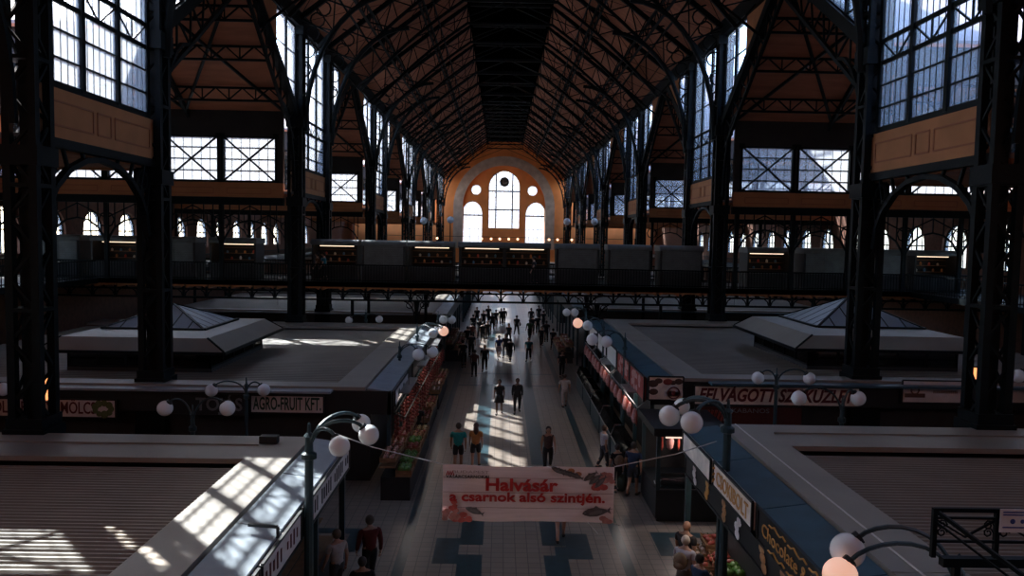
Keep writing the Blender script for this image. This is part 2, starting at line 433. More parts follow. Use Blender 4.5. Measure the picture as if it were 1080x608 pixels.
    # roofs
    for (a, b) in TR:
        c_ = (a+b)/2; hw = (b-a)/2; x0, x1 = sorted((X+s*.15, xo+s*1))
        for d in (-1, 1):
            t = MB()
            pr = [Vector((x0, c_, RZ)), Vector((x0, c_+d*(hw+.3), RZ-(hw+.3)*SL))]
            up = Vector((0,0,.12))
            t.prism([pr[0], pr[1], pr[1]+up, pr[0]+up], (x1-x0, 0, 0))
            t.mi = 1
            t.prism([pr[0]+up, pr[1]+up, pr[1]+up*2, pr[0]+up*2], (x1-x0, 0, 0))
            trim_n[0] += 0
            walln[0] += 1
            tag(t.build('ceiling_%d' % walln[0], [M['wood'], M['slate']]), kind='structure')
    for (a, b) in CL:
        x0, x1 = sorted((X+s*.12, xo+s*.5))
        t = MB(); t.bx(x0, x1, a, b, PB-.3, PB-.15); t.mi = 1; t.bx(x0, x1, a, b, PB-.15, PB)
        walln[0] += 1
        tag(t.build('ceiling_%d' % walln[0], [M['wood'], M['slate']]), kind='structure')
    # outer wall with arched windows
    holes = []; y = 6
    ws = []
    while y < YEND-6:
        if y < 125:
            ws.append(y); n = 8
            holes.append([(y-1.5, 7.2), (y+1.5, 7.2)]+[(y+1.5*math.cos(math.pi*i/n), 8.7+1.5*math.sin(math.pi*i/n)) for i in range(n+1)])
        y += 5.3
    walln[0] += 1
    curve_shape('wall_'+side, [(-6,0),(YEND,0),(YEND,16),(-6,16)], holes, .5, M['brick'], YZ(xo), kind='structure')
    for y in ws:
        win_n[0] += 1
        fr = MB(); n = 8
        arc = [(xo, y-1.5, 7.2)]+[(xo, y-1.5*math.cos(math.pi*i/n), 8.7+1.5*math.sin(math.pi*i/n)) for i in range(n+1)]+[(xo, y+1.5, 7.2), (xo, y-1.5, 7.2)]
        fr.path(arc, .14); fr.bar((xo, y, 7.2), (xo, y, 10.2), .1); fr.bar((xo, y-1.5, 8.7), (xo, y+1.5, 8.7), .1)
        for q in (-.75, .75): fr.bar((xo, y+q, 7.2), (xo, y+q, 9.9), .05)
        o = tag(fr.build('window_%d' % win_n[0], M['iron']), kind='structure')
        g = MB(); g.prism(arc[:-1], (.02,0,0)); g.build('pane', M['glass'], o)
    # gable triangles closing the cross roofs at the outer wall
    for (a, b) in TR:
        t = MB(); t.prism([(xo-.2, a, 15.9), (xo-.2, b, 15.9), (xo-.2, (a+b)/2, RZ)], (.4,0,0)); walln[0] += 1
        tag(t.build('wall_gable_%s_%d' % (side, walln[0]), M['brick']), kind='structure')
# front wall behind the viewer
t = MB(); t.bx(OL-1, OR_+1, -7, -6.6, 0, 30); tag(t.build('wall_front', M['brick']), kind='structure')

# nave roof and its dark lantern
LX = 3.55
for side in ('left', 'right'):
    s = sgn[side]; X = ax(side, .5)
    p0 = Vector((X, -7, EAVE+1.0-.4)); p1 = Vector((XC+s*LX, -7, LZ+.2)); up = Vector((0,0,.15))
    t = MB(); t.prism([p0, p1, p1+up, p0+up], (0, YEND+8, 0)); t.mi = 1; t.prism([p0+up, p1+up, p1+up*2, p0+up*2], (0, YEND+8, 0))
    tag(t.build('ceiling_nave_'+side, [M['wood'], M['slate']]), kind='structure')
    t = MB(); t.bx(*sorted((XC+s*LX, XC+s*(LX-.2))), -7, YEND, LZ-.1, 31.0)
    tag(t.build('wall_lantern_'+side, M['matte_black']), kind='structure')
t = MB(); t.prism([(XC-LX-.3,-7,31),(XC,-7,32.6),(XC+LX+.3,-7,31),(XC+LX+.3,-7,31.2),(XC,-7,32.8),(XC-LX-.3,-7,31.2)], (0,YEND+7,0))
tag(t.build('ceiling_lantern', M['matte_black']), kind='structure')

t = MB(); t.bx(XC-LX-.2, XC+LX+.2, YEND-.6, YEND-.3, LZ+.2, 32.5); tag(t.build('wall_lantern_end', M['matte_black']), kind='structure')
# ------------------------------------------------------------------ end wall
KE = YEND/F
def ex(px): return XC+(px-531)*KE
AZ = 14.9; RO, RI = 10.4, 8.5
def arcpts(cx, cz, r, n=24, a0=0, a1=math.pi): return [(cx+r*math.cos(a0+(a1-a0)*i/n), cz+r*math.sin(a0+(a1-a0)*i/n)) for i in range(n+1)]
def arched(cx, hw, z0, zs, ptd=1.0, n=16): return [(cx-hw, z0), (cx+hw, z0)]+[(cx+hw*math.cos(math.pi*i/n), zs+hw*ptd*math.sin(math.pi*i/n)) for i in range(n+1)]
big = arched(XC, RI, 6.3, AZ, n=28)
curve_shape('wall_end', [(OL-1,0),(OR_+1,0),(OR_+1,16),(XR+1,21.3),(XC+3.5,29),(XC-3.5,29),(XL-1,21.3),(OL-1,16)],
            [big, [(-1.6,0.05),(2.6,0.05),(2.6,3.6),(-1.6,3.6)]], .6, M['plaster'], XZ(YEND), kind='structure')
band = arcpts(XC, AZ, RO, 28)+[(XC-RO,6.3),(XC-RI,6.3)]+arcpts(XC, AZ, RI, 28, math.pi, 0)+[(XC+RI,6.3),(XC+RO,6.3)]
curve_shape('trim_end_arch', band, [], .3, M['stone'], XZ(YEND-.4), kind='structure')
cw = arched(XC, 3.25, 10.5, 19.1); sw = [arched(XC+d*6.55, 2.15, 6.6, 13.4, 1.25) for d in (-1,1)]; cw_ = [arcpts(XC+d*5.8, 18.4, 1.08, 20, 0, 2*math.pi)[:-1] for d in (-1,1)]
curve_shape('wall_end_arch', arched(XC, RI, 6.3, AZ, n=28), [cw]+sw+cw_, .4, M['plaster'], XZ(YEND+.5), kind='structure')
def end_window(outline, bars_v, bars_h, extra=None):
    win_n[0] += 1; y = YEND+.5
    fr = MB(); pts = [(p[0], y, p[1]) for p in outline]+[(outline[0][0], y, outline[0][1])]
    fr.path(pts, .2, .2)
    for (x, a, b, w) in bars_v: fr.bar((x, y, a), (x, y, b), w, w)
    for (z, a, b, w) in bars_h: fr.bar((a, y, z), (b, y, z), w, w)
    o = tag(fr.build('window_%d' % win_n[0], M['iron']), kind='structure')
    g = MB(); g.prism([(p[0], y+.05, p[1]) for p in outline], (0,.02,0)); g.build('pane', M['glass'], o)
    return o
cwin = end_window(cw, [(XC-1.7,10.5,21.8,.22),(XC+1.7,10.5,21.8,.22)]+[(XC+q,10.5,22,.05) for q in (-2.5,-.85,0,.85,2.5)], [(14.4,XC-3.25,XC+3.25,.22),(18.2,XC-3.25,XC+3.25,.22)]+[(q,XC-3.2,XC+3.2,.05) for q in (11.8,13.1,15.6,16.9,19.4)])
for d, o_ in zip((-1,1), sw):
    c_ = XC+d*6.55; end_window(o_, [(c_+q,6.6,15.6,.07) for q in (-1.3,-.45,.45,1.3)], [(13.2,c_-2.1,c_+2.1,.22),(10.4,c_-2.1,c_+2.1,.07),(8.3,c_-2.1,c_+2.1,.07)])
for d, o_ in zip((-1,1), cw_):
    c_ = XC+d*5.8; end_window(o_, [(c_,17.4,19.4,.05)], [(18.4,c_-1,c_+1,.05)])
ck = thing('wall_clock', 'round dark clock hanging in the tall central window of the end wall', 'clock', (XC, YEND+.2, 20.1))
m = MB(); m.tube([(.85*math.cos(q*math.pi/10), 0, .85*math.sin(q*math.pi/10)) for q in range(21)], .16, 6); m.build('rim', M['black'], ck)
m = MB(); m.prism([(.8*math.cos(q*math.pi/10), .05, .8*math.sin(q*math.pi/10)) for q in range(20)], (0,.08,0)); m.build('dial', cmat('clock_dial', (.25,.2,.16)), ck)
m = MB(); m.bar((0,-.02,0),(0,-.02,.6),.07); m.bar((0,-.02,0),(.4,-.02,.1),.07)
for q in range(12): m.bar((.58*math.cos(q*math.pi/6),-.01,.58*math.sin(q*math.pi/6)),(.72*math.cos(q*math.pi/6),-.01,.72*math.sin(q*math.pi/6)),.05)
m.build('hands', M['black'], ck)
m = MB(); m.bar((0,.0,.85),(0,0,2.3),.08); m.build('rod', M['black'], ck)
# building across the street
def facade(name, label, x0, x1, y, z1, col, rows, colsn):
    b = thing(name, label, 'building', ((x0+x1)/2, y, 0))
    m = MB(); m.bx(x0, x1, y, y+12, 0, z1); m.bx(x0-.3, x1+.3, y-.4, y+12, z1, z1+.6); m.build('wall', col, b, world=True)
    w = (x1-x0)/colsn
    for r_ in range(rows):
        for c in range(colsn):
            cxw = x0+(c+.5)*w; zz = 2+r_*(z1-2)/rows
            q = MB(); q.bx(cxw-w*.22, cxw+w*.22, y-.08, y+.1, zz, zz+(z1-2)/rows*.6); q.build('window', cmat('street_glass', (.05,.06,.08), .4), b, world=True)
    return b
facade('street_building', 'pale townhouse with rows of windows seen through the end wall window', -14, 15, 196, 24, cmat('townhouse_plaster', (.20,.175,.155)), 4, 8)

# ------------------------------------------------------------------ iron columns
def make_column(z0, top, wide=.86):
    """lattice pier: four corner posts, a solid core and lacing, base and capital"""
    root = bpy.data.objects.new('nave_column', None); COL.objects.link(root)
    h = wide/2; cw_ = .20
    m = MB()
    for sx in (-1,1):
        for sy in (-1,1):
            m.bx(*sorted((sx*h, sx*(h-cw_))), *sorted((sy*h, sy*(h-cw_))), z0, top)
    m.build('corner_posts', M['iron'], root)
    m = MB(); m.bx(-.14,.14,-.14,.14, 0, top); m.build('core', M['iron'], root)
    m = MB(); n = int((top-z0)/.8)
    for i in range(n):
        za, zb = z0+i*.8, z0+(i+1)*.8
        for sy in (-1,1):
            a, b = (-h+.1, h-.1) if i % 2 else (h-.1, -h+.1)
            m.bar((a, sy*(h-.08), za), (b, sy*(h-.08), zb), .07, .07)
            m.bar((sy*(h-.08), a, za), (sy*(h-.08), b, zb), .07, .07)
        if i % 4 == 0:
            m.bx(-h, h, -h, h, za-.05, za+.05)
    m.build('lacing', M['iron'], root)
    m = MB(); m.bx(-h-.10, h+.10, -h-.10, h+.10, 0, z0+.12); m.bx(-h-.04, h+.04, -h-.04, h+.04, z0+.12, z0+.4)
    m.build('base', M['iron'], root)
    m = MB(); m.bx(-h-.06, h+.06, -h-.06, h+.06, 10.4, 10.9); m.bx(-h-.08, h+.08, -h-.08, h+.08, 15.0, 15.6); m.bx(-h-.1,h+.1,-h-.1,h+.1, top-.5, top)
    m.build('capital', M['iron'], root)
    return root
proto = {'left': make_column(3.5, EAVE), 'right': make_column(4.0, EAVE)}
used = set()
ci = {'left':0, 'right':0}
for (a, b) in CL:
    for y in (a, b):
        if y < 10: continue
        for side in ('left','right'):
            o = proto[side] if side not in used else dup(proto[side]); used.add(side)
            o.location = (ax(side, 0), y, 0)
            near = {0:'standing nearest the viewer', 1:'at the far side of the tall window nearest the viewer', 2:'where the gallery bridge meets the nave'}
            i = ci[side]; ci[side] += 1
            lb = 'black lattice iron column on the %s of the nave, %s' % (side, near.get(i, '%s counted from the viewer' % ORD[i]))
            tag(o, lb, 'column', 'lattice iron columns along the nave')

# ------------------------------------------------------------------ roof trusses and purlins
def make_truss(full):
    root = bpy.data.objects.new('roof_truss', None); COL.objects.link(root)
    hwn = (XR-XL)/2
    up = lambda s, t: Vector((s*(hwn+(LX-hwn)*t), 0, EAVE+.4+(LZ-EAVE-.3)*t))
    def low(s, t):
        u = up(s, t); return Vector((u.x*(1 - .10*(1-t)), 0, u.z-1.5+.25*math.sin(t*math.pi)))
    m = MB()
    for s in (-1,1):
        m.bar(up(s,0), up(s,1), .22, .3)
    m.bar(up(-1,1), up(1,1), .2, .2); m.build('upper_chord', M['iron'], root)
    m = MB(); n = 8
    for s in (-1,1): m.path([low(s, i/n) for i in range(n+1)], .15, .2)
    m.bar(low(-1,1), low(1,1), .15, .2); m.build('lower_chord', M['iron'], root)
    m = MB()
    for s in (-1,1):
        for i in range(n):
            m.bar(up(s,i/n), low(s,i/n), .07); m.bar(low(s,i/n), up(s,(i+1)/n), .07) if i % 2 else m.bar(up(s,i/n), low(s,(i+1)/n), .07)
        m.bar(up(s,1), low(s,1), .1); m.bar(low(s,1), (0,0,LZ+.1), .09)
        m.bar(low(s,.55), (0,0,LZ-1.3), .06)
    m.build('web', M['iron'], root)
    for s in (-1,1):
        m = MB()
        if full:
            k = 10; pts = []
            for i in range(k+1):
                q = math.pi/2*i/k; pts.append(Vector((s*(hwn-.5-5.2*(1-math.cos(q))), 0, 14.8+8.0*math.sin(q))))
            m.tube(pts, .15, 6)
            for i in range(1, 8):
                w = Vector((s*(hwn+.2), 0, pts[i].z)); r_ = min(.42, abs(w.x-pts[i].x)/2-.02)
                if r_ > .08:
                    c_ = (w+pts[i])/2; m.tube([(c_.x+r_*math.cos(q*math.pi/5), 0, c_.z+r_*math.sin(q*math.pi/5)) for q in range(11)], .05, 4)
            for i in (5, 7, 9): m.bar(pts[i], (s*(hwn+.3), 0, pts[i].z+1.2), .09)
        else:
            m.bar((s*(hwn+.1),0,EAVE-1.6), low(s,.22), .12); m.bar((s*(hwn+.1),0,EAVE-1.7),(s*(hwn+.1),0,EAVE+.5),.25)
        m.build('bracket', M['iron'], root)
    return root
tp = {True: make_truss(True), False: make_truss(False)}; tused = set()
ys = []
for (a, b) in CL: ys += [(a, True), (b, True), (b+6.4, False), (b+12.8, False)]
ys = [(y, fl) for y, fl in ys if 12 < y < YEND-1]
for i, (y, fl) in enumerate(ys):
    o = tp[fl] if fl not in tused else dup(tp[fl]); tused.add(fl)
    o.location = (XC, y, 0)
    tag(o, 'dark iron roof truss spanning the nave, %s counted from the viewer' % ORD[i], 'roof truss', 'iron trusses under the nave roof')
for side in ('left','right'):
    s = sgn[side]
    for j, (xx, zz, nm) in enumerate(((6.4, 25.6, 'upper'), (9.3, 23.3, 'lower'))):
        m = MB(); x = XC+s*xx
        m.bar((x, 10, zz+.2), (x, YEND, zz+.2), .16, .14); m.bar((x-s*.0, 10, zz-.75), (x, YEND, zz-.75), .14, .12)
        y = 10
        while y < YEND-2: m.bar((x,y,zz-.7),(x,y+1.07,zz+.2),.06); m.bar((x,y+1.07,zz+.2),(x,y+2.13,zz-.7),.06); y += 2.13
        tag(m.build('roof_purlin', M['iron']), '%s of the two long lattice purlins under the %s slope of the nave roof' % (nm, side), 'purlin', 'long lattice purlins')
    # wind bracing
    m = MB(); k = 0
    for (y0_, _), (y1_, _) in zip(ys, ys[1:]):
        hwn = (XR-XL)/2; A = lambda t, y: (XC+s*(hwn+(LX-hwn)*t), y, EAVE+.25+(LZ-EAVE-.3)*t)
        m.bar(A(0,y0_), A(.5,y1_), .03); m.bar(A(.5,y0_), A(0,y1_), .03); m.bar(A(.5,y0_), A(1,y1_), .03); m.bar(A(1,y0_), A(.5,y1_), .03)
        m.bar(A(.25,y0_), A(.25,y1_), .1, .12); m.bar(A(.75,y0_), A(.75,y1_), .1, .12)
    tag(m.build('wind_bracing', M['iron']), 'thin crossed iron rods against the %s slope of the nave roof' % side, 'bracing')

# cross-roof lattice purlins and bracing (ceiling seen left and right)
for side in ('left','right'):
    s = sgn[side]; xo = OL if side == 'left' else OR_
    for bi, (a, b) in enumerate(TR):
        if b < 30 or b > 110: continue
        c_ = (a+b)/2; hw = (b-a)/2
        for d in (1,):
            for j, t_ in enumerate((.28, .52, .80)):
                y = c_+d*hw*t_; z = RZ-hw*t_*SL
                m = MB(); x0, x1 = sorted((ax(side,.3), xo))
                m.bar((x0,y,z-.15),(x1,y,z-.15),.12,.12); m.bar((x0,y,z-.85),(x1,y,z-.85),.12,.12)
                x = x0
                while x < x1-1: m.bar((x,y,z-.8),(x+.75,y,z-.15),.07); m.bar((x+.75,y,z-.15),(x+1.5,y,z-.8),.07); m.bar((x,y,z-.8),(x,y,z-.15),.06); x += 1.5
                tag(m.build('roof_purlin', M['iron']), 'lattice purlin under the %s cross roof on the %s, %s row up' % (('nearest','second','third')[bi-1 if bi else 0], side, ('topmost','middle','bottom')[j]), 'purlin', 'lattice purlins of the cross roofs')
        m = MB(); P_ = lambda x, t: (x, c_+hw*t, RZ-hw*t*SL-.3)
        for k in range(3):
            xa = ax(side, .6+5.7*k); xb = ax(side, .6+5.7*(k+1))
            m.bar(P_(xa,.08), P_(xb,.95), .14); m.bar(P_(xb,.08), P_(xa,.95), .14); m.bar(P_(xb,0), P_(xb,1), .18, .3)
        tag(m.build('wind_bracing', M['iron']), 'crossed iron struts under the %s cross roof on the %s' % (('nearest','second','third')[bi-1 if bi else 0], side), 'bracing')

# ------------------------------------------------------------------ market blocks under the wide bays
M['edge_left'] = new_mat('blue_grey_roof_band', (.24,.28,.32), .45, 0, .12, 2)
BL = {'left': {-1: dict(xo=-3.95, z=3.5, y0=2.0, y1=20.3), 0: dict(xo=-3.75, z=3.5, y0=27.1, y1=46.9)},
      'right': {-1: dict(xo=4.92, z=4.0, y0=2.0, y1=20.3), 0: dict(xo=5.30, z=4.0, y0=27.1, y1=46.9)}}
for side in BL:
    for k in (1,2,3,4): BL[side][k] = dict(xo=BL[side][0]['xo'], z=BL[side][0]['z'], y0=TR[k+1][0]-.5, y1=TR[k+1][1]+.1)
BN = {-1:'nearest', 0:'second', 1:'third', 2:'fourth', 3:'fifth', 4:'sixth'}
def block(side, k):
    s = sgn[side]; d = BL[side][k]; xo, z, y0, y1 = d['xo'], d['z'], d['y0'], d['y1']
    xe = (OL+7.0) if side == 'left' else (OR_-7.0)
    B = lambda m, a, b, *r: m.bx(*sorted((a, b)), *r)
    xg, xi = xo+s*.86, xo+s*2.0
    root = thing('market_block', '%s %s of market stalls under a flat grey roof %s of the main aisle' % (BN[k], 'row', side), 'market stalls', (xo+s*8, (y0+y1)/2, 0), 0, 'rows of market stalls')
    m = MB(); B(m, xg+s*.04, xi, y0, y1, z-.12, z); B(m, xi, xe, y0, y0+.85, z-.12, z); B(m, xi, xe, y1-2.1, y1, z-.12, z)
    if k == -1: B(m, xi, xe, y1-.95, y1-.9, z, z+.04)
    B(m, xg-s*.02, xi+s*2, (y0+y1)/2, (y0+y1)/2+.03, z, z+.01)
    m.build('roof_border', M['sheet'], root, world=True)
    if side == 'right' and k in (-1,):
        m = MB(); B(m, xg+s*.42, xg+s*.45, y0, y1, z, z+.015); m.build('seam', cmat('pale_seam', (.62,.58,.55), .5), root, world=True)
    # corrugated sheet (ridges run across the hall)
    m = MB(); zc = z-.24; st = .17 if k == -1 else .34; y = y0+.85; ye = y1-2.1; n = int((ye-y)/st)
    vs = []; fs = []; xa, xb = sorted((xi-s*.02, xe))
    for i in range(n+1):
        for q, h in ((0, 0), (.3, .05), (.6, .05), (.9, 0)):
            yy = y+(i+q)*st
            if yy > ye: continue
            vs += [(xa, yy, zc+h), (xb, yy, zc+h)]
    fs = [(2*i, 2*i+1, 2*i+3, 2*i+2) for i in range(len(vs)//2-1)]
    m.add(vs, fs); m.add([(xa,y,zc-.06),(xb,y,zc-.06),(xb,ye,zc-.06),(xa,ye,zc-.06)], [(0,1,2,3)])
    m.build('corrugated_sheet', M['sheet_dk'], root, world=True)
    # outer band, gently sloping to the aisle
    m = MB(); a, b = xo, xg-s*.04
    for c in range(max(1, int((y1-y0)/2.9))):
        w = (y1-y0)/int((y1-y0)/2.9); ya, yb = y0+c*w+.02, y0+(c+1)*w-.02
        m.prism([(a, ya, z-.14), (b, ya, z-.03), (b, ya, z-.10), (a, ya, z-.21)], (0, yb-ya, 0))
    B(m, xi, xe, y0-.5, y0, z-.16, z-.08)
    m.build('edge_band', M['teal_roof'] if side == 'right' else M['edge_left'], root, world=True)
    m = MB(); B(m, xo, xo+s*.12, y0, y1, z-.95, z-.22); B(m, xo, xe, y0, y0+.12, z-.95, z-.13); B(m, xo, xe, y1-.12, y1, z-.95, z-.13)
    m.build('fascia', M['black'], root, world=True)
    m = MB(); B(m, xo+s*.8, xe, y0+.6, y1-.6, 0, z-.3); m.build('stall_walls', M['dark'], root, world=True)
    n = int((y1-y0)/3.0)
    for i in range(n+1):
        m = MB(); yy = y0+.15+(y1-y0-.3)*i/n; m.bx(xo+s*.08-.07, xo+s*.08+.07, yy-.07, yy+.07, 0, z-.9); m.build('post', M['iron_blue'], root, world=True)
    return root
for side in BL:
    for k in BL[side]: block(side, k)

# hipped roof lights standing on the second rows
def kiosk(side, x0, x1, y0, y1, zb, ze, zr, zt, pc, ph, apex):
    root = thing('roof_pavilion', 'low pavilion with hipped grey roof and glass pyramid on the %s market roof' % side, 'pavilion', ((x0+x1)/2, (y0+y1)/2, zb))
    m = MB(); i1, i2 = .75, pc
    def ring(i, z): return [(x0+i, y0+i*.5, z), (x1-i, y0+i*.5, z), (x1-i, y1-i*.5, z), (x0+i, y1-i*.5, z)]
    r0, r1 = ring(0, ze), ring(i1, zr)
    cx_, cy_ = (x0+x1)/2, (y0+y1)/2
    r2 = [(cx_-ph, cy_-ph, zt), (cx_+ph, cy_-ph, zt), (cx_+ph, cy_+ph, zt), (cx_-ph, cy_+ph, zt)]
    rb = ring(0, ze-.1)
    vs = rb+r0+r1+r2; fs = [(3,2,1,0), (12,13,14,15)]
    for lv in range(3):
        for q in range(4): fs.append((lv*4+q, lv*4+(q+1)%4, lv*4+4+(q+1)%4, lv*4+4+q))
    m.add(vs, fs); m.build('hipped_roof', M['sheet'], root, world=True)
    m = MB()
    for q in range(4):
        m.bar(Vector(r0[q])+Vector((0,0,.02)), Vector(r1[q])+Vector((0,0,.02)), .06, .05)
    m.path([(*p[:2], ze-.05) for p in rb]+[(*rb[0][:2], ze-.05)], .1, .12)
    m.build('ridge_caps', M['iron'], root, world=True)
    ap = Vector((cx_, cy_, apex))
    m = MB()
    for q in range(4): m.prism([r2[q], r2[(q+1)%4], ap], (0,0,.02))
    m.build('skylight_glass', M['sky_glass'], root, world=True)
    m = MB()
    for q in range(4):
        a, b = Vector(r2[q]), Vector(r2[(q+1)%4]); m.bar(a, ap, .1, .1); m.bar(a, b, .14, .14)
        for j in range(1, 6):
            p = a.lerp(b, j/6); t_ = 1-abs(j/6-.5)*2
            w = (a if j < 3 else b).lerp(ap, t_) if j != 3 else ap
            m.bar(p, w, .05, .05)
    m.build('skylight_bars', M['iron'], root, world=True)
    m = MB(); m.bx(x0+.75, x1-.75, y0+.75, y1-.75, zb-.05, zb+.12); m.build('sill', M['dark'], root, world=True)
    for (a, b) in (((x0+.8,y0+.8),(x1-.8,y0+.8)), ((x1-.8,y0+.8),(x1-.8,y1-.8)), ((x0+.8,y0+.8),(x0+.8,y1-.8)), ((x0+.8,y1-.8),(x1-.8,y1-.8))):
        m = MB(); A, B = Vector((*a,0)), Vector((*b,0)); n = 5
        for j in range(n+1): p = A.lerp(B, j/n); m.bar((p.x,p.y,zb+.1), (p.x,p.y,ze-.1), .09)
        m.bar((A.x,A.y,zb+.15),(B.x,B.y,zb+.15),.08); fr = m.build('wall_frame', M['iron'], root, world=True)
        g = MB(); g.bx(min(a[0],b[0])-.01, max(a[0],b[0])+.01, min(a[1],b[1])-.01, max(a[1],b[1])+.01, zb+.15, ze-.1); g.build('pane', M['kglass'], fr, world=True)
kiosk('left', -17.6, -10.5, 29.9, 38.0, 3.32, 4.20, 4.68, 4.80, 0, 2.05, 5.65)
kiosk('right', 11.4, 18.9, 29.9, 38.0, 3.82, 4.72, 5.20, 5.35, 0, 2.2, 6.45)

# ------------------------------------------------------------------ gallery bridge across the nave
BY0, BY1, DZ = 47.3, 54.2, 5.9
br = thing('gallery_bridge', 'dark iron gallery bridge crossing the nave above the main aisle', 'bridge', (XC, 50.7, DZ))
m = MB(); m.bx(OL+.4, OR_-.4, BY0, BY1, DZ-.28, DZ); m.build('deck', M['iron'], br, world=True)
m = MB()
for y in (BY0+.1, BY1-.1):
    m.bx(OL+.4, OR_-.4, y-.1, y+.1, DZ-.26, DZ+.05); m.bar((OL+.4, y, 4.85), (OR_-.4, y, 4.85), .16, .12)
    x = OL+.6
    while x < OR_-1.6:
        m.path([(x+.68-.62*math.cos(math.pi*q/6), y, 4.9+.5*math.sin(math.pi*q/6)) for q in range(7)], .06)
        m.bar((x, y, 4.85), (x, y, DZ-.4), .12); m.bar((x+.68,y,5.4),(x+.68,y,DZ-.4),.08); x += 1.36
m.build('lattice_girder', M['iron'], br, world=True)
m = MB(); x = OL+.6
while x < OR_-1.6:
    m.prism([(x+.08, BY0+.25, 5.38), (x+.30, BY0+.25, 5.50), (x+1.06, BY0+.25, 5.50), (x+1.28, BY0+.25, 5.38), (x+1.28, BY0+.25, 5.62), (x+.08, BY0+.25, 5.62)], (0, BY1-BY0-.5, 0)); x += 1.36
m.build('brick_vaults', new_mat('vault_brick', (.55,.21,.08), .85, 0, .2, 3), br, world=True)
for y, nm in ((BY0+.05,'near'), (BY1-.05,'far')):
    m = MB(); m.bar((OL+.5,y,DZ+1.05),(OR_-.5,y,DZ+1.05),.08); m.bar((OL+.5,y,DZ+.12),(OR_-.5,y,DZ+.12),.06)
    x = OL+.6
    while x < OR_-.6: m.bar((x,y,DZ),(x,y,DZ+1.05),.035); x += .17
    m.build('railing', M['iron'], br, world=True)
for x in (-5.1, 5.9, -12.2+3.2, 13-3.2):
    for y in (BY0+.5, BY1-.5):
        big_ = abs(x-XC) < 6
        m = MB(); m.lathe([(.24,0),(.24,.8),(.16,.95),(.12,1.1),(.10,4.0),(.15,4.05),(.15,4.15),(.11,4.2),(.2,4.8)] if big_ else [(.12,0),(.10,4.8)], (x,y,0), 10)
        if big_:
            for d in (-1,1):
                m.tube([(x+d*(.15+.95*(1-math.cos(q*math.pi/12))), y, 3.9+.95*math.sin(q*math.pi/12)) for q in range(7)], .045, 5)
                m.tube([(x+d*(.42+.2*math.cos(q*math.pi/5)), y, 4.55+.2*math.sin(q*math.pi/5)) for q in range(11)], .03, 4)
        m.build('support_column', M['iron'], br, world=True, smooth=False)
# gallery kiosks on the bridge
gk = {'shut': ('closed gallery kiosk with grey roller shutter and dark roof', M['shutter']), 'open': ('open gallery kiosk with lit shelves of goods', None)}
spots_k = [(-27,'shut'),(-23.6,'open'),(-20,'shut'),(-16.4,'open'),(-10.2,'open'),(-7.2,'shut'),(-4.3,'open'),(-1.2,'open'),(1.6,'open'),(4.7,'shut'),(7.9,'shut'),(11.1,'shut'),(16.6,'open'),(20,'shut'),(23.6,'shut'),(27,'open')]
wares = []
for i, (x, kind) in enumerate(spots_k):
    t = thing('gallery_kiosk', '%s on the gallery bridge, %s from the left end' % ('closed grey shuttered kiosk' if kind == 'shut' else 'open kiosk with wares', ORD[i]), 'kiosk', (x, BY0+1.9, DZ), 0, 'kiosks on the gallery bridge')
    w = 1.25 if kind == 'shut' else 1.35
    m = MB(); n = 6
    prof = [(-.95+.25*(1-math.cos(q*math.pi/2/n)), 2.25+.3*math.sin(q*math.pi/2/n)) for q in range(n+1)]
    m.prism([(-w-.1, a, b) for a, b in prof]+[(-w-.1, .9, 2.55), (-w-.1, .9, 2.2), (-w-.1, -.9, 2.2)], (2*w+.2, 0, 0))
    m.build('roof', M['shutter'], t)
    m = MB()
    for sx in (-1,1): m.bx(sx*w-.05, sx*w+.05, -.85, .85, 0, 2.25)
    m.bx(-w, w, .8, .85, 0, 2.25); m.bx(-w, w, -.85, .85, 0, .08)
    m.build('walls', M['dark'], t)
    m = MB(); m.bx(-w+.06, w-.06, -.88, -.3, .08, .95); m.build('counter', M['dark'], t)
    if kind == 'shut':
        m = MB()
        for q in range(10): m.bx(-w+.07, w-.07, -.90, -.86+.01*(q%2), .95+q*.13, 1.07+q*.13)
        m.bar((0,-.92,.95),(0,-.92,2.25),.04); m.build('shutter', M['shutter'], t)
    else:
        m = MB()
        for q in (1.15, 1.55, 1.9): m.bx(-w+.06, w-.06, .45, .8, q, q+.03)
        m.build('shelves', M['crate'], t)
        m = MB(); m.bx(-w+.3, w-.3, -.2, -.12, 2.12, 2.17); m.build('strip_lamp', new_mat('strip_lamp_%d' % i, (1,.9,.8), .4, emis=(1,.72,.5), es=1.2), t)
        lb = ['red','brown','white','orange','blue'][i % 5]
        wm = [cmat('ware_red',(.45,.06,.04)), cmat('ware_brown',(.35,.18,.1)), cmat('ware_white',(.7,.66,.6)), cmat('ware_orange',(.6,.25,.08)), cmat('ware_blue',(.1,.25,.4))]
        for q in range(9):
            g = MB(); h = .16+.08*random.random(); g.lathe([(.06,0),(.075,h*.5),(.07,h*.75),(.03,h*.85),(.03,h)], (0,0,0), 7)
            o = g.build('souvenir_jar', wm[(q+i)%5], None, loc=(0,0,0)); o.location = (x-w+.25+q*(2*w-.5)/8, BY0+1.9+.6, DZ+(1.18,1.58)[q%2])
            tag(o, 'small jar on the shelves of the %s gallery kiosk' % ORD[i], 'jar', 'small jars on the kiosk shelves')
# string of bulbs and globes on the bridge
for q, px in enumerate((508,518,527,536.5,546,565,579,588,603,461)):
    p = at(px, 252.5+(px-540)*.012, BY1-1.2); m = MB(); m.ball((0,0,0), .085, 8, 6)
    o = m.build('bulb', M['bulb'], None); o.location = p; tag(o, 'small warm bulb above the gallery kiosks, %s from the left' % (ORD[q+1] if q < 9 else 'first'), 'light bulb', 'row of bulbs over the bridge')

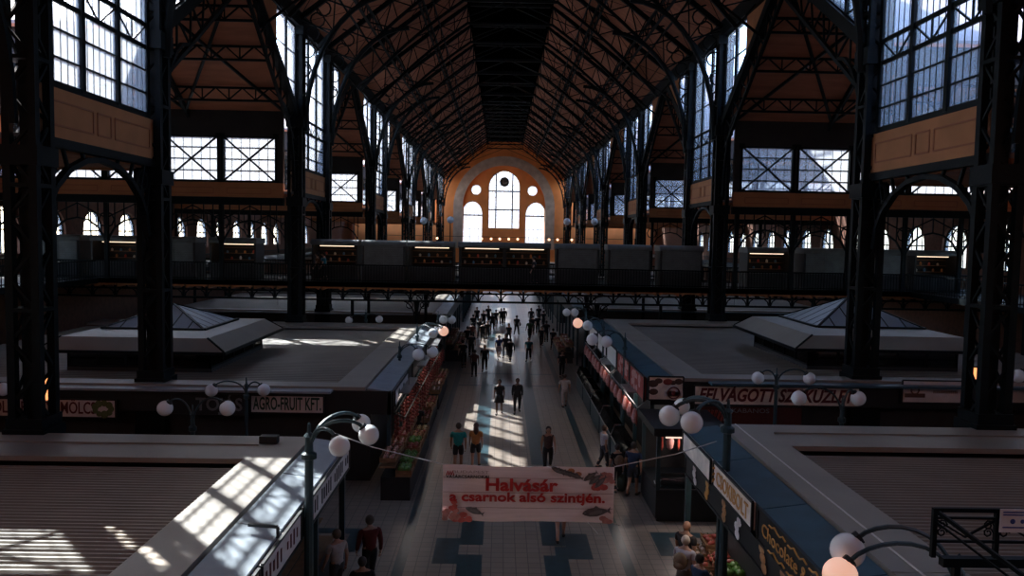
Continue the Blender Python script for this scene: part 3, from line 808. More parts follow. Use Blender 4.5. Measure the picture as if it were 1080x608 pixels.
# side galleries along the outer walls
for side in ('left','right'):
    s = sgn[side]; xo = OL if side == 'left' else OR_
    g = thing('side_gallery', 'dark iron gallery running along the %s outer wall' % side, 'gallery', (xo-s*3, 80, DZ))
    m = MB(); m.bx(*sorted((xo-s*.4, xo-s*6.5)), 8, BY0-.1, DZ-.3, DZ); m.bx(*sorted((xo-s*.4, xo-s*6.5)), BY1+.1, YEND-1, DZ-.3, DZ); m.build('deck', M['iron'], g, world=True)
    xr = xo-s*6.4
    for (ya, yb) in ((8, BY0-.2), (BY1+.2, 120)):
        m = MB(); m.bar((xr,ya,DZ+1.05),(xr,yb,DZ+1.05),.08); m.bar((xr,ya,DZ+.12),(xr,yb,DZ+.12),.05)
        y = ya
        while y < yb: m.bar((xr,y,DZ),(xr,y,DZ+1.05),.03); y += .25
        m.build('railing', M['iron'], g, world=True)
    for y in range(14, 120, 7):
        if 46 < y < 55: continue
        m = MB(); m.lathe([(.2,0),(.13,.9),(.11,5.6)], (xr+s*.3,y,0), 8); m.build('support_column', M['iron'], g, world=True)

# ------------------------------------------------------------------ globe lamps
def lamp(label, base, top, globes, rp=.06, lit=(), group='globe lamps of the market', post_color=None):
    """base: foot of the post, top: its tip, globes: (position, radius); arms rise from the post and curve over to each globe"""
    b = Vector(base); tp_ = Vector(top); t = thing('globe_lamp', label, 'lamp', b, 0, group)
    mt = post_color or M['iron_blue']; H = tp_.z-b.z
    m = MB(); k = rp
    prof = [(k*2.6,0),(k*2.6,min(.5,H*.1)),(k*1.5,min(.7,H*.16)),(k*1.15,H*.35),(k,H-.75),(k*1.8,H-.72),(k*1.8,H-.62),(k,H-.58),(k*.9,H-.3),(k*1.3,H-.27),(k*.5,H-.2),(k*.35,H-.03),(k*.1,H)]
    m.lathe(prof, (0,0,0), 10); m.build('post', mt, t, smooth=False)
    for i, (g, r) in enumerate(globes):
        g = Vector(g)-b; a0 = Vector((0,0,H-.62)); hd = Vector((g.x,g.y,0)); L = max(hd.length, .05); d = hd/L
        e = g+Vector((0,0,r*.75))-d*r*.55
        hgt = 0
        pts = []
        for q in range(11):
            u = q/10; pk = max(e.z, a0.z)+.10+L*.13; c1 = a0+Vector((0,0,pk-a0.z))+d*.05*L; c2 = e-d*.18*L; c2.z = pk
            p = a0*(1-u)**3+c1*3*u*(1-u)**2+c2*3*u*u*(1-u)+e*u**3
            pts.append(p)
        m = MB(); m.tube(pts, k*.46, 6); am = m.build('arm', mt, t)
        m = MB(); dd = (pts[-1]-pts[-2]).normalized(); m.tube([e-dd*.04, e+dd*r*.25], r*.42, 8); m.build('socket', M['black'], am)
        m = MB(); m.ball(g, r, 20, 12); m.build('globe', M['globe_on'] if i in lit else M['globe'], t, smooth=True)
    return t
G = lambda px, py, Y, d: (at(px, py, Y), d/2*Y/F)
def floor_under(px, py, Y): p = at(px, py, Y); return (p.x, p.y, 0)
def top_of(px, py, Y): return at(px, py, Y)
def L_(label, px, pytop, Y, gl, z0=0, lit=(), rp=.06):
    t_ = at(px, pytop, Y); lamp(label, (t_.x, t_.y, z0), t_, [G(*g) for g in gl], rp, lit)
L_('tall blue-green lamp post with three white globes at the near left stall', 326, 446, 15.4, [(358,471,14.9,22.5),(381,447,16.6,20),(389,459,15.6,22)], rp=.085)
L_('lamp with two globes over the near end of the left fruit stand', 421.5, 360, 33.5, [(441.2,374.3,32.6,13),(456,371.5,34,12.5)])
L_('lamp with three globes by the left support of the bridge, one globe lit warm', 440, 341, 40, [(456.5,352,39,10.5),(462.5,347.5,42,9.5),(467.8,349.5,41,10.5)], lit=(2,))
L_('farther two-globe lamp on the left just under the bridge', 462, 328, 45.5, [(467.6,337.5,45,9),(476.5,337.5,46,9)])
L_('lamp with two globes in front of the green lettered sign', 259.8, 398, 26.5, [(223,412,26.5,13.5),(278.3,411.5,26.5,13.5)])
L_('two-globe lamp behind the sunlit roof at the cross aisle on the left', 203, 427, 21.3, [(174,431,21.3,16.5),(239.8,431,21.3,16.5)])
L_('two-globe lamp at the left edge of the picture', -19, 395, 26.5, [(3,411,26.5,14),(-55,411,26.5,14)])
L_('dark two-globe lamp beyond the left market roof beneath the bridge', 386, 326, 47.0, [(368,338,47,8),(400,337,47,8)])
L_('tall lamp post with three globes beside the meat stand on the right', 768.5, 421, 16.6, [(706,439,16.4,22.5),(729.5,446,15.6,24),(719,429,17.6,17.5)], rp=.085)
L_('two-globe lamp above the red picture signs on the right', 659.5, 351, 32.5, [(624.6,358.4,32,12.5),(639.5,360.6,31.6,12.5)])
L_('farther two-globe lamp on the right, one globe lit warm', 637, 340, 39, [(609.4,341,39,10.5),(619.7,343.7,38,10.5)], lit=(0,))
L_('farthest two-globe lamp on the right under the bridge', 618, 325, 45.5, [(597.7,329.7,45.5,8.6),(606.2,329.7,45.5,8.6)])
L_('lamp with two globes standing above the red lettered sign', 819.5, 388, 26.5, [(799.4,399,26.5,13.5),(853.7,399.5,26.5,13.5)])
L_('two-globe lamp in front of the red lettered sign', 889, 418, 21.3, [(842.6,420.2,21.3,16.2),(905,420.5,21.3,16.2)])
L_('lamp whose globe shows at the right edge of the picture', 1100, 383, 26.5, [(1074,397,26.5,14.5),(1130,397,26.5,14.5)])
L_('nearest lamp at the lower right with a white globe and a warm lit globe', 1012, 584, 10.8, [(894,581,10.8,37),(886,607,10.4,37)], z0=4.02, lit=(1,), rp=.07)
for i, (px, py, w) in enumerate(((446.9,233,'leftmost'),(475,232,'second from the left'),(598,234,'third from the left'),(627,234,'rightmost'))):
    p = at(px, py, 53.2); m = MB(); m.ball((0,0,0), .24, 12, 8); g = m.build('globe', M['globe'], None, smooth=True)
    t = thing('gallery_globe_lamp', 'pale globe on a thin pole above the bridge, %s' % w, 'lamp', (p.x,p.y,DZ), 0, 'globes above the gallery bridge'); g.parent = t; g.location = (0,0,p.z-DZ)
    m = MB(); m.lathe([(.09,0),(.04,.3),(.035,p.z-DZ-.22)], (0,0,0), 8); m.build('pole', M['iron'], t)
for i, (px, py, Y, w) in enumerate(((102.5,330,60,'left, seen between the two columns'),(293,337.5,60,'left, at the corner of the left pavilion'),(774,329,60,'right, at the corner of the right pavilion'))):
    p = at(px, py, Y); t = thing('hanging_globe_lamp', 'warm lit hanging globe on the %s' % w, 'lamp', (p.x,p.y,p.z), 0)
    m = MB(); m.ball((0,0,0), .27, 12, 8); m.build('globe', M['bulb'], t, smooth=True)
    m = MB(); m.lathe([(.012,.25),(.012,7.0)], (0,0,0), 5); m.build('cord', M['black'], t)
for (px, py, Y, sz, lab) in ((52.5,410,24.5,(.22,.7),'left column'),(1027,395,24.5,(.2,.45),'right column')):
    p = at(px, py, Y); t = thing('wall_lantern', 'small glowing orange lantern behind the %s nearest the viewer' % lab, 'lantern', (p.x, Y, p.z))
    m = MB(); m.bx(-sz[0]/2, sz[0]/2, -.1, .1, -sz[1]/2, sz[1]/2); m.build('light_box', new_mat('orange_glow', (1,.5,.2), .5, emis=(1,.36,.13), es=1.3), t)
    m = MB(); m.bx(-sz[0]/2-.04, sz[0]/2+.04, -.12, .12, sz[1]/2, sz[1]/2+.06); m.bx(-.05,.05,-.05,.05,-p.z,-sz[1]/2); m.build('post', M['black'], t)
bs = thing('bulb_cable', 'thin cable carrying small bulbs above the gallery kiosks', 'cable', (XC, BY1-1.2, DZ))
m = MB(); m.bar((-8,BY1-1.2,8.78),(9,BY1-1.2,8.78),.03); m.build('wire', M['black'], bs, world=True)
for x in (-8, 9): m = MB(); m.bar((x,BY1-1.2,DZ),(x,BY1-1.2,8.85),.07); m.build('pole', M['iron'], bs, world=True)

# ------------------------------------------------------------------ signs
def board(label, p0, p1, z0, z1, face, mat, frame=True, th=.06, cat='sign'):
    """upright sign board from p0 to p1 (x,y); face is the outward normal"""
    p0, p1, n = Vector((*p0,0)), Vector((*p1,0)), Vector(face)
    c = (p0+p1)/2; t = thing('sign_board', label, cat, (c.x, c.y, z0))
    m = MB(); a, b = p0+n*.01, p1+n*.01
    m.prism([(a.x,a.y,z0),(b.x,b.y,z0),(b.x,b.y,z1),(a.x,a.y,z1)], n*th); m.build('panel', mat, t, world=True)
    if frame:
        m = MB(); a, b = a+n*th, b+n*th
        for (u, v) in (((a,z0),(b,z0)),((b,z0),(b,z1)),((b,z1),(a,z1)),((a,z1),(a,z0))): m.bar((u[0].x,u[0].y,u[1]),(v[0].x,v[0].y,v[1]),.05,.05)
        m.build('frame', M['black'], t, world=True)
    t['w'] = 0; del t['w']
    return t
def fx(px, py, Y): return at(px, py, Y)
def cross_sign(label, x0p, x1p, ytp, ybp, Y, mat):
    a, b = at(x0p, ytp, Y), at(x1p, ytp, Y); zt = a.z; zb = at(x0p, ybp, Y).z
    return board(label, (a.x, Y), (b.x, Y), zb, zt, (0,-1,0), mat), a.x, b.x, zb, zt
Yf = 27.04
t, a, b, z0, z1 = cross_sign('pale sign reading AGRO-FRUIT KFT. in dark green on the left market row', 265, 342, 416.5, 435, Yf, M['pink_sign'])
text('AGRO-FRUIT KFT.', .62, M['green_txt'], t, (0,-.09,(z1-z0)/2), 'y', .012, 0, (b-a)*.93)
t, a, b, z0, z1 = cross_sign('black sign with dim grey letters TOJÁS left of the green lettered sign', 181, 261, 415.5, 437, Yf, M['black'])
text('TOJÁS', .62, M['grey_txt'], t, (.35,-.09,(z1-z0)/2), 'y', .012, 0, 1.6)
t, a, b, z0, z1 = cross_sign('long pale fruit shop sign with vegetable picture behind the near left column', -55, 123, 419, 438, Yf, M['pink_sign'])
text('ZÖLDSÉG-GYÜMÖLCS', .58, M['red_txt'], t, (.33,-.09,(z1-z0)/2), 'y', .008, 0, 3.75)
m = MB(); rr = random.Random(3)
for q in range(9):
    c_ = (2.45+.28*math.cos(q*.7), -.09, (z1-z0)/2+.2*math.sin(q*.7)); m.ball(c_, .10+.05*rr.random(), 7, 5, (1,.15,1))
m.build('vegetable_picture', cmat('leaf_green', (.10,.14,.05)), t)
t, a, b, z0, z1 = cross_sign('wide white sign with slanted dark red letters FELVÁGOTT SZAKÜZLET', 732, 906, 406.5, 426.5, Yf, M['cream'])
text('FELVÁGOTT SZAKÜZLET', .62, M['red_txt'], t, (0,-.09,(z1-z0)/2), 'y', .020, .3, (b-a)*.95)
t, a, b, z0, z1 = cross_sign('dark red board with sausage picture under the white lettered sign', 733, 846, 427.5, 447, Yf, cmat('dark_red_board', (.07,.012,.010)))
text('KABANOS', .22, M['grey_txt'], t, (.05,-.09,(z1-z0)*.75), 'y', .0, 0, 1.3)
m = MB()
for q in range(7): m.tube([(-1.5+.13*q,-.09,.12),(-1.4+.13*q,-.10,.5)], .045, 6)
m.build('sausage_picture', M['sausage'], t)
t, a, b, z0, z1 = cross_sign('pale pinkish sign with small crown emblem right of the dark column', 951, 1015, 401, 424.5, Yf, M['pink_sign'])
m = MB(); c_ = (-.62,-.085,(z1-z0)*.42); m.tube([(c_[0]+.14*math.cos(q*math.pi/5), c_[1], c_[2]+.12+.14*math.sin(q*math.pi/5)) for q in range(11)], .025, 5); m.bx(c_[0]-.35,c_[0]+.35,-.10,-.075,c_[2]-.14,c_[2]+.0); m.build('emblem', cmat('emblem_brown', (.12,.06,.045)), t)
m = MB()
for q in range(14): m.bx(.02+q*.062,.06+q*.062,-.10,-.08,(z1-z0)*.44,(z1-z0)*.56)
m.build('small_lettering', cmat('faint_brown_print', (.28,.20,.18)), t)
t, a, b, z0, z1 = cross_sign('pale sign at the right edge behind the nearest column', 1058, 1110, 402, 425, Yf, M['pink_sign'])
# picture sign with round emblem at the corner of the right row
t, a, b, z0, z1 = cross_sign('square cream picture sign with a round crest at the right row corner', 684, 720.5, 397, 421.5, Yf, M['cream'])
W_ = b-a; Hh = z1-z0
m = MB()
for (u, v, c1, r_) in ((-.38,.7,0,.16),(-.22,.82,0,.12),(-.36,.35,0,.14),(.36,.8,0,.13),(.2,.75,0,.1)): m.ball((u*W_,-.09,v*Hh), r_, 9, 6, (1.2,.15,.8))
m.build('food_picture', cmat('dark_food', (.08,.04,.03)), t)
m = MB(); m.ball((.05*W_,-.09,.78*Hh), .14, 9, 6, (1.3,.15,.8)); m.build('red_ham_picture', M['pepper'], t)
m = MB(); m.prism([(.22*W_+.26*math.cos(q*math.pi/10),-.085,.32*Hh+.26*math.sin(q*math.pi/10)) for q in range(20)], (0,-.03,0)); m.bx(-.05*W_,.48*W_,-.115,-.08,.18*Hh,.40*Hh); m.build('crest', M['pink_sign'], t)
m = MB(); m.tube([(.22*W_+.2*math.cos(q*math.pi/8),-.13,.32*Hh+.2*math.sin(q*math.pi/8)) for q in range(17)], .025, 5); m.ball((.22*W_,-.125,.30*Hh), .08, 8, 6, (1,.3,1.2)); m.build('crest_mark', M['red_txt'], t)
# box end of the fruit row roof
for side, x0, x1, lab in (('left',-6.4,-3.6,'left'),('right',4.45,5.05,'right')):
    pass
# boards along the right row, facing the aisle
def side_sign(label, side, xo, ya, yb, z0, z1, mat, slant=0):
    n = (1,0,0) if side == 'left' else (-1,0,0)
    return board(label, (xo, ya), (xo, yb), z0, z1, n, mat)
xo = 5.28
for i, (ya, yb, mt, lab) in enumerate(((27.9,31.0,'meat','red meat picture board nearest the corner of the right row'),(31.2,34.4,'meat','second red meat picture board of the right row'),(34.7,37.8,'white_sign','plain white board after the red picture boards on the right row'),(38.1,41.4,'white_sign','farther plain white board of the right row'),(41.7,45.5,'cream','farthest pale board of the right row near the bridge'))):
    t = side_sign(lab, 'right', xo, ya, yb, 3.0, 3.85, M[mt] if mt != 'meat' else cmat('red_board', (.34,.06,.05)))
    if mt == 'meat':
        m = MB(); rr = random.Random(i)
        for q in range(16): m.ball((-.085, -1.3+2.6*rr.random(), .15+.55*rr.random()), .09+.07*rr.random(), 7, 5, (.12,1.5,1))
        m.build('food_picture', M['ham'], t)
xo = 4.88
t = side_sign('blank cream shop board nearest the meat stand on the right near row', 'right', xo, 17.4, 20.1, 3.33, 3.86, M['cream'])
t = side_sign('cream shop board with golden brown letters CSOKIBOLT on the right near row', 'right', xo, 14.45, 17.15, 3.36, 3.90, M['cream'])
text('CSOKIBOLT', .44, M['gold'], t, (-.10,-.08,.26), 'x-', .004, 0, 2.2)
m = MB()
for q in range(3): m.tube([(-.11, 1.25, .12+.15*q),(-.11,1.18,.20+.12*q)], .025, 5)
m.build('scroll', M['gold'], t)
t = side_sign('black shop board with gold letters Chocolate & Drinks on the right near row', 'right', xo, 10.2, 14.1, 3.32, 3.92, M['black'])
text('Chocolate & Drinks', .34, M['gold'], t, (-.10,-.0,.31), 'x-', .0, 0, 3.3)
m = MB()
for yy in (-.9,.0,.9):
    for zz in (.53,.08): m.tube([(-.10, yy+.5*(q/6-.5)*1.6, zz+.035*math.sin(q*2)) for q in range(7)], .016, 5)
m.build('gold_scrolls', M['gold'], t)
t = side_sign('lower dark menu board with food pictures under the chocolate shop signs', 'right', xo+.02, 10.2, 19.8, 2.82, 3.28, M['black'])
rr = random.Random(5)
for q, (yy, c1) in enumerate(((-3.3,'pepper'),(-2.4,'orange'),(-1.3,'bread'),(.2,'pink_sign'),(1.2,'bread'),(2.6,'gold'),(3.7,'pink_sign'))):
    m = MB()
    for w in range(3): m.ball((-.09, yy+.18*rr.random(), .12+.15*w), .11, 7, 5, (.15,1.4,.9))
    m.build('food_picture', M[c1], t)
# left near row boards with worn lettering
xo = -3.94
for i, (ya, yb, lab) in enumerate(((9.6,12.6,'pale shop board nearest the viewer on the sunlit left row'),(12.75,15.3,'pale shop board just before the tall lamp post on the left row'),(15.55,20.2,'pale shop board just past the tall lamp post on the left row'))):
    t = side_sign(lab, 'left', xo, ya, yb, 2.72, 3.30, M['pink_sign'])
    m = MB(); n = int((yb-ya)/.22); rr = random.Random(20+i)
    for q in range(1, n):
        if q % 6 == 0: continue
        y = -(yb-ya)/2+q*.22; h = .14+.20*rr.random(); m.bx(.08,.09, y-.025-.02*rr.random(), y+.03, .30-h/2, .30+h/2)
    m.build('worn_lettering', M['red_txt'] if i % 2 else M['black'], t)
t = side_sign('small pale board on the aisle side of the left fruit row', 'left', -3.74, 27.6, 31.5, 2.75, 3.3, M['pink_sign'])
m = MB(); m.ball((.085,-.9,.28), .16, 8, 6, (.1,1,1)); m.ball((.085,.4,.28), .12, 8, 6, (.1,2,1)); m.build('green_mark', M['green_txt'], t)

# ------------------------------------------------------------------ the hanging banner
YB = 16.6
p00, p10, p01 = at(467,490,YB), at(648,491.5,YB), at(467,549,YB)
bw, bh = p10.x-p00.x, p00.z-p01.z; bc = Vector(((p00.x+p10.x)/2, YB, p01.z))
ban = thing('hanging_banner', 'white plank-patterned banner reading Halvásár a csarnok alsó szintjén hung across the aisle', 'banner', bc)
m = MB(); n = 24; vs = []; 
for j in range(7):
    for i in range(n+1):
        u = -bw/2+bw*i/n; vs.append((u, .05*math.sin(i*.7)*(1-j/6)*.4+.03*math.sin(i*.45+1), bh*j/6 - (.03*math.sin(math.pi*i/n) if j == 6 else 0)))
m.add(vs, [(j*(n+1)+i, j*(n+1)+i+1, (j+1)*(n+1)+i+1, (j+1)*(n+1)+i) for j in range(6) for i in range(n)])
o = m.build('cloth', M['banner'], ban); o.modifiers.new('thickness', 'SOLIDIFY').thickness = .01
fy = -.06
m = MB()
for z in (.25,.52,.78): m.bx(-bw/2+.02, bw/2-.02, fy+.0, fy+.004, bh*z, bh*z+.008)
m.build('plank_lines', cmat('plank_line', (.25,.18,.18)), ban)
text('Halvásár', .37, M['red'], ban, (-.14, fy-.01, bh*.655), 'y', .011, 0, bw*.42)
text('a csarnok alsó szintjén.', .28, M['red'], ban, (-.02, fy-.01, bh*.44), 'y', .008, 0, bw*.905)
text('BUDAPEST', .085, cmat('pale_print', (.45,.38,.38)), ban, (-bw*.335, fy-.01, bh*.885), 'y', .0, 0, bw*.21)
text('VÁSÁRCSARNOKAI', .085, M['black'], ban, (-bw*.355, fy-.01, bh*.80), 'y', .002, 0, bw*.25)
m = MB(); 
for q in range(3): m.tube([(-bw*.475+.05*q, fy-.01, bh*.83),(-bw*.475+.025+.05*q, fy-.01, bh*.90),(-bw*.475+.05+.05*q, fy-.01, bh*.83)], .016, 5)
m.build('logo', M['red'], ban)
def fish(c, L, ang, name='fish_picture', mat='fish'):
    m = MB(); ca, sa = math.cos(ang), math.sin(ang)
    def P2(u, v): return (c[0]+(u*ca-v*sa)*L, fy-.012, c[1]+(u*sa+v*ca)*L)
    top_ = [(-.5,0),(-.42,.08),(-.25,.15),(0,.17),(.25,.10),(.38,.035),(.5,.14)]; bot = [(.46,0),(.5,-.12),(.38,-.03),(.2,-.10),(0,-.15),(-.25,-.13),(-.42,-.07)]
    m.prism([P2(*q) for q in top_+bot], (0,-.006,0)); m.prism([P2(-.1+.1*q, .15+(.08 if q == 1 else 0)) for q in range(3)], (0,-.006,0))
    m.build(name, M[mat], ban)
    m = MB(); m.ball((P2(-.40,.02)[0], fy-.02, P2(-.40,.02)[2]), .02*L/.5, 6, 4, (1,.3,1)); m.prism([P2(q,-.03+.09*math.sin((q+.3)*4)) for q in (-.25,-.1,.05,.2)]+[P2(.2,-.06),P2(-.25,-.07)], (0,-.010,0)); m.build('fish_eye', M['grey_txt'], ban)
fish((bw*.40, bh*.20), .62, .12); fish((-bw*.31, bh*.19), .42, -.35)
for q in range(4): fish((bw*(.17+.035*q), bh*(.93-.03*q)), .34, -.5+.05*q)
for q in range(3): fish((bw*(.36+.03*q), bh*(.84-.05*q)), .36, .6+.1*q)
rr = random.Random(9)
for (cx_, cz_, n_, mt) in ((.46,.82,10,'ham'),(.43,.70,6,'meat'),(-.44,.12,16,'ham'),(-.45,.30,5,'meat'),(-.38,.05,7,'meat'),(.27,.88,4,'orange'),(.44,.08,4,'ham')):
    m = MB()
    for q in range(n_):
        u = cx_+(rr.random()-.5)*.09; v = cz_+(rr.random()-.5)*.16; a = rr.random()*3
        u = max(-.485, min(.485, u)); v = max(.03, min(.97, v))
        m.ball((bw*u, fy-.008, bh*v), .045+.035*rr.random(), 7, 5, (1.2,.12,.8))
    m.build('seafood_picture', M[mt], ban)
for (u, v, tx, tz) in ((-bw/2, bh, -4.0+.35-bc.x, 4.6-bc.z), (bw/2, bh, 4.7-bc.x, 4.5-bc.z)):
    m = MB(); m.tube([(u,0,v),(tx*.6+u*.4,0,v+(tz-v)*.5),(tx,.0,tz)], .012, 5); m.build('cord', M['wire'], ban)
m = MB(); m.tube([(bw/2-.02,0,.0),(bw/2+.15,-.02,-.06)], .010, 5); m.tube([(bw/2-.55,0,-.0),(bw/2-.30,.1,-.30)], .010, 5); m.build('loose_cord', M['wire'], ban)

# ------------------------------------------------------------------ goods
def blob(kind, r, sc=(1,1,1), stem=False):
    me_root = thing(kind, 'x', 'x'); bpy.data.objects.remove(me_root)
    m = MB(); m.ball((0,0,r*sc[2]), r, 8, 5, sc)
    if stem: m.tube([(0,0,2*r*sc[2]-.01),(.01,0,2*r*sc[2]+.03)], .012, 4)
    return m
FR = [('tomato',.075,(1,1,.85),'vegetable'),('red_pepper',.075,(.8,1.5,.8),'vegetable'),('orange',.075,(1,1,1),'fruit'),('apple',.07,(1,1,.9),'fruit'),('onion',.07,(1,1,.9),'vegetable'),('lettuce',.11,(1,1,.8),'vegetable'),('lemon',.06,(1,1.4,1),'fruit')]
fmat_ = dict(tomato='tomato', red_pepper='pepper', orange='orange', apple='apple', onion='onion', lettuce='lettuce', lemon='lemon')
fproto = {}
CR = 0
def crate_proto():
    root = bpy.data.objects.new('produce_crate', None); COL.objects.link(root)
    m = MB(); m.bx(-.26,.26,-.38,.38,0,.02)
    for z in (.03,.10): 
        for s in (-1,1): m.bx(s*.26-.01,s*.26+.01,-.38,.38,z,z+.055); m.bx(-.26,.26,s*.38-.01,s*.38+.01,z,z+.055)
    for sx in (-1,1):
        for sy in (-1,1): m.bx(sx*.245-.02,sx*.245+.02,sy*.365-.02,sy*.365+.02,0,.18)
    m.build('slats', M['crate'], root); return root
cproto = crate_proto(); cused = [False]
rr = random.Random(11)
stands = []
def produce_stand(label, x0, x1, y0, y1, zlo, zhi, tilt_to):
    """stepped table with crates; tilt_to: +1 low side to +x, -1 low side to -x"""
    t = thing('fruit_stand', label, 'stand', ((x0+x1)/2, (y0+y1)/2, 0))
    m = MB(); n = 2; w = (x1-x0)/n
    for i in range(n):
        z = zlo+(zhi-zlo)*((n-1-i) if tilt_to > 0 else i)/(n-1)
        m.bx(x0+i*w, x0+(i+1)*w, y0, y1, z-.05, z)
    m.build('table_top', M['crate'], t, world=True)
    m = MB(); m.bx(x0+.04, x1-.04, y0+.04, y1-.04, 0, zlo-.06); m.build('skirt', M['dark'], t, world=True)
    return t
def goods(where, x0, x1, y0, y1, zlo, zhi, tilt_to, side):
    w = (x1-x0)/2; y = y0+.42; k = 0
    while y < y1-.3:
        for i in range(2):
            z = zlo+(zhi-zlo)*((1-i) if tilt_to > 0 else i)
            cx_ = x0+(i+.5)*w
            kind, r, sc, cat = FR[rr.choice((0,0,1,1,1,2,3,3,4,5,6))]
            c = cproto if not cused[0] else dup(cproto); cused[0] = True
            c.location = (cx_, y, z+rr.choice((0,0,.06,.12))); c.rotation_euler = (0,0,rr.uniform(-.12,.12)); z = c.location.z; tag(c, 'wooden crate of produce on the %s' % where, 'crate', 'crates on the '+where)
            for a in range(2):
                for b_ in range(3):
                    if kind not in fproto:
                        m = MB(); m.ball((0,0,r*sc[2]), r, 8, 5, sc); o = m.build(kind, M[fmat_[kind]], None, smooth=True)
                        m = MB(); m.tube([(0,0,2*r*sc[2]-.015),(.01,0,2*r*sc[2]+.03)], .012, 4); m.build('stem', cmat('stem_green', (.05,.10,.02)), o); fproto[kind] = o
                    else: o = dup(fproto[kind])
                    o.location = (cx_-.11+.22*a+rr.uniform(-.02,.02), y-.23+.23*b_+rr.uniform(-.02,.02), z+.14 if False else z+.06+.03*rr.random()); o.rotation_euler = (0,0,rr.uniform(0,6)); o.scale = (1.15,)*3
                    tag(o, 'one %s heaped in a crate on the %s' % (kind.replace('_',' '), where), cat, '%s heap on the %s' % (kind.replace('_',' '), where))
        y += .80; k += 1
for lab, x0, x1, y0, y1, zl, zh, tl, sd in (
    ('near left fruit stand', -3.9, -2.85, 25.6, 32.4, .85, 1.15, 1, 'l'),
    ('middle left fruit stand', -3.9, -3.0, 33.2, 38.6, .85, 1.15, 1, 'l'),
    ('far left fruit stand', -3.9, -3.0, 39.4, 45.8, .85, 1.15, 1, 'l'),
    ('left fruit stand beyond the bridge', -3.9, -2.6, 54.8, 62.8, .85, 1.2, 1, 'l'),
    ('right fruit stand beyond the bridge', 4.1, 5.2, 54.8, 61.0, .85, 1.2, -1, 'r'),
    ('right basket table', 4.95, 5.66, 17.3, 19.65, .8, 1.0, -1, 'r')):
    st = produce_stand('sloping %s heaped with crates of produce' % lab, x0, x1, y0, y1, zl, zh, tl)
    goods(lab, x0, x1, y0, y1, zl, zh, tl, sd)
# hanging pepper garlands over the left stands
m0 = MB()
for q in range(16): m0.ball((.05*math.cos(q*2.1), .05*math.sin(q*2.1), -.12-q*.055), .055, 6, 4, (.8,.8,1.3))
gp = m0.build('pepper_garland', M['pepper'], None, smooth=True)
m0 = MB(); m0.tube([(0,0,0),(0,0,-.15)], .012, 4); m0.build('string', M['crate'], gp)
first = True
for row, (xx, zz) in enumerate(((-3.62, 2.55), (-3.3, 2.35))):
    for q in range(13):
        y = 27.9+q*1.4+row*.5+rr.uniform(-.2,.2)
        o = gp if first else dup(gp); first = False
        o.location = (xx, y, zz); o.scale = (1.25,1.25,rr.uniform(.7,1.1)); o.rotation_euler = (0,0,rr.uniform(0,6))
        tag(o, 'dark red garland of dried peppers hanging over the left fruit stands', 'garland', 'pepper garlands over the left fruit stands')
m = MB(); m.bar((-3.62,27.3,2.56),(-3.62,46,2.56),.04); m.bar((-3.3,27.3,2.36),(-3.3,46,2.36),.04)
for y in (27.4, 33.5, 39.7, 45.8): m.bar((-3.72,y,2.56),(-3.25,y,2.36),.04); m.bar((-3.72,y,2.56),(-3.72,y,3.3),.04)
tag(m.build('hanging_rail', M['iron']), 'iron rail under the left row eaves carrying pepper garlands', 'rail')

# butcher counters along the right row
def counter(label, x0, x1, y0, y1, front):
    t = thing('meat_counter', label, 'counter', ((x0+x1)/2, (y0+y1)/2, 0))
    m = MB(); m.bx(x0, x1, y0, y1, 0, .85); m.build('base', M['iron_blue'], t, world=True)
    m = MB(); m.bx(x0-.02, x1+.02, y0-.02, y1+.02, .85, .9); m.build('tray', M['steel'], t, world=True)
    m = MB(); m.prism([(x0,y0,.9),(x0+.15,y0,1.3),(x0+.5,y0,1.3),(x0+.5,y0,1.28),(x0+.17,y0,1.28),(x0+.02,y0,.9)], (0,y1-y0,0)) ; m.build('glass_guard', M['kglass'], t, world=True)
    return t
cs = [(27.9,31.2),(31.5,34.8),(35.1,38.4),(38.7,42.0),(42.3,45.8)]
hp = None
def hang(kind, mat, mk):
    o = mk.build(kind, mat, None, smooth=True); mm = MB(); mm.tube([(0,0,0),(0,0,.12)], .01, 4); mm.build('hook', M['steel'], o); return o
k1 = MB(); k1.tube([(.0,0,0),(.0,0,-.1),(.01,0,-.45),(0,0,-.6)], [.01,.035,.04,.012], 7); sausage = hang('salami_stick', M['sausage'], k1)
k2 = MB(); k2.tube([(0,0,0),(0,0,-.08),(0,0,-.3),(0,0,-.5),(0,0,-.58)], [.02,.07,.13,.10,.03], 8); ham = hang('hanging_ham', M['ham'], k2)
k3 = MB(); k3.ball((0,0,.06), .12, 8, 6, (1,1.5,.5)); cut = k3.build('meat_cut', M['ham'], None, smooth=True)
ff = {'s':True,'h':True,'c':True}
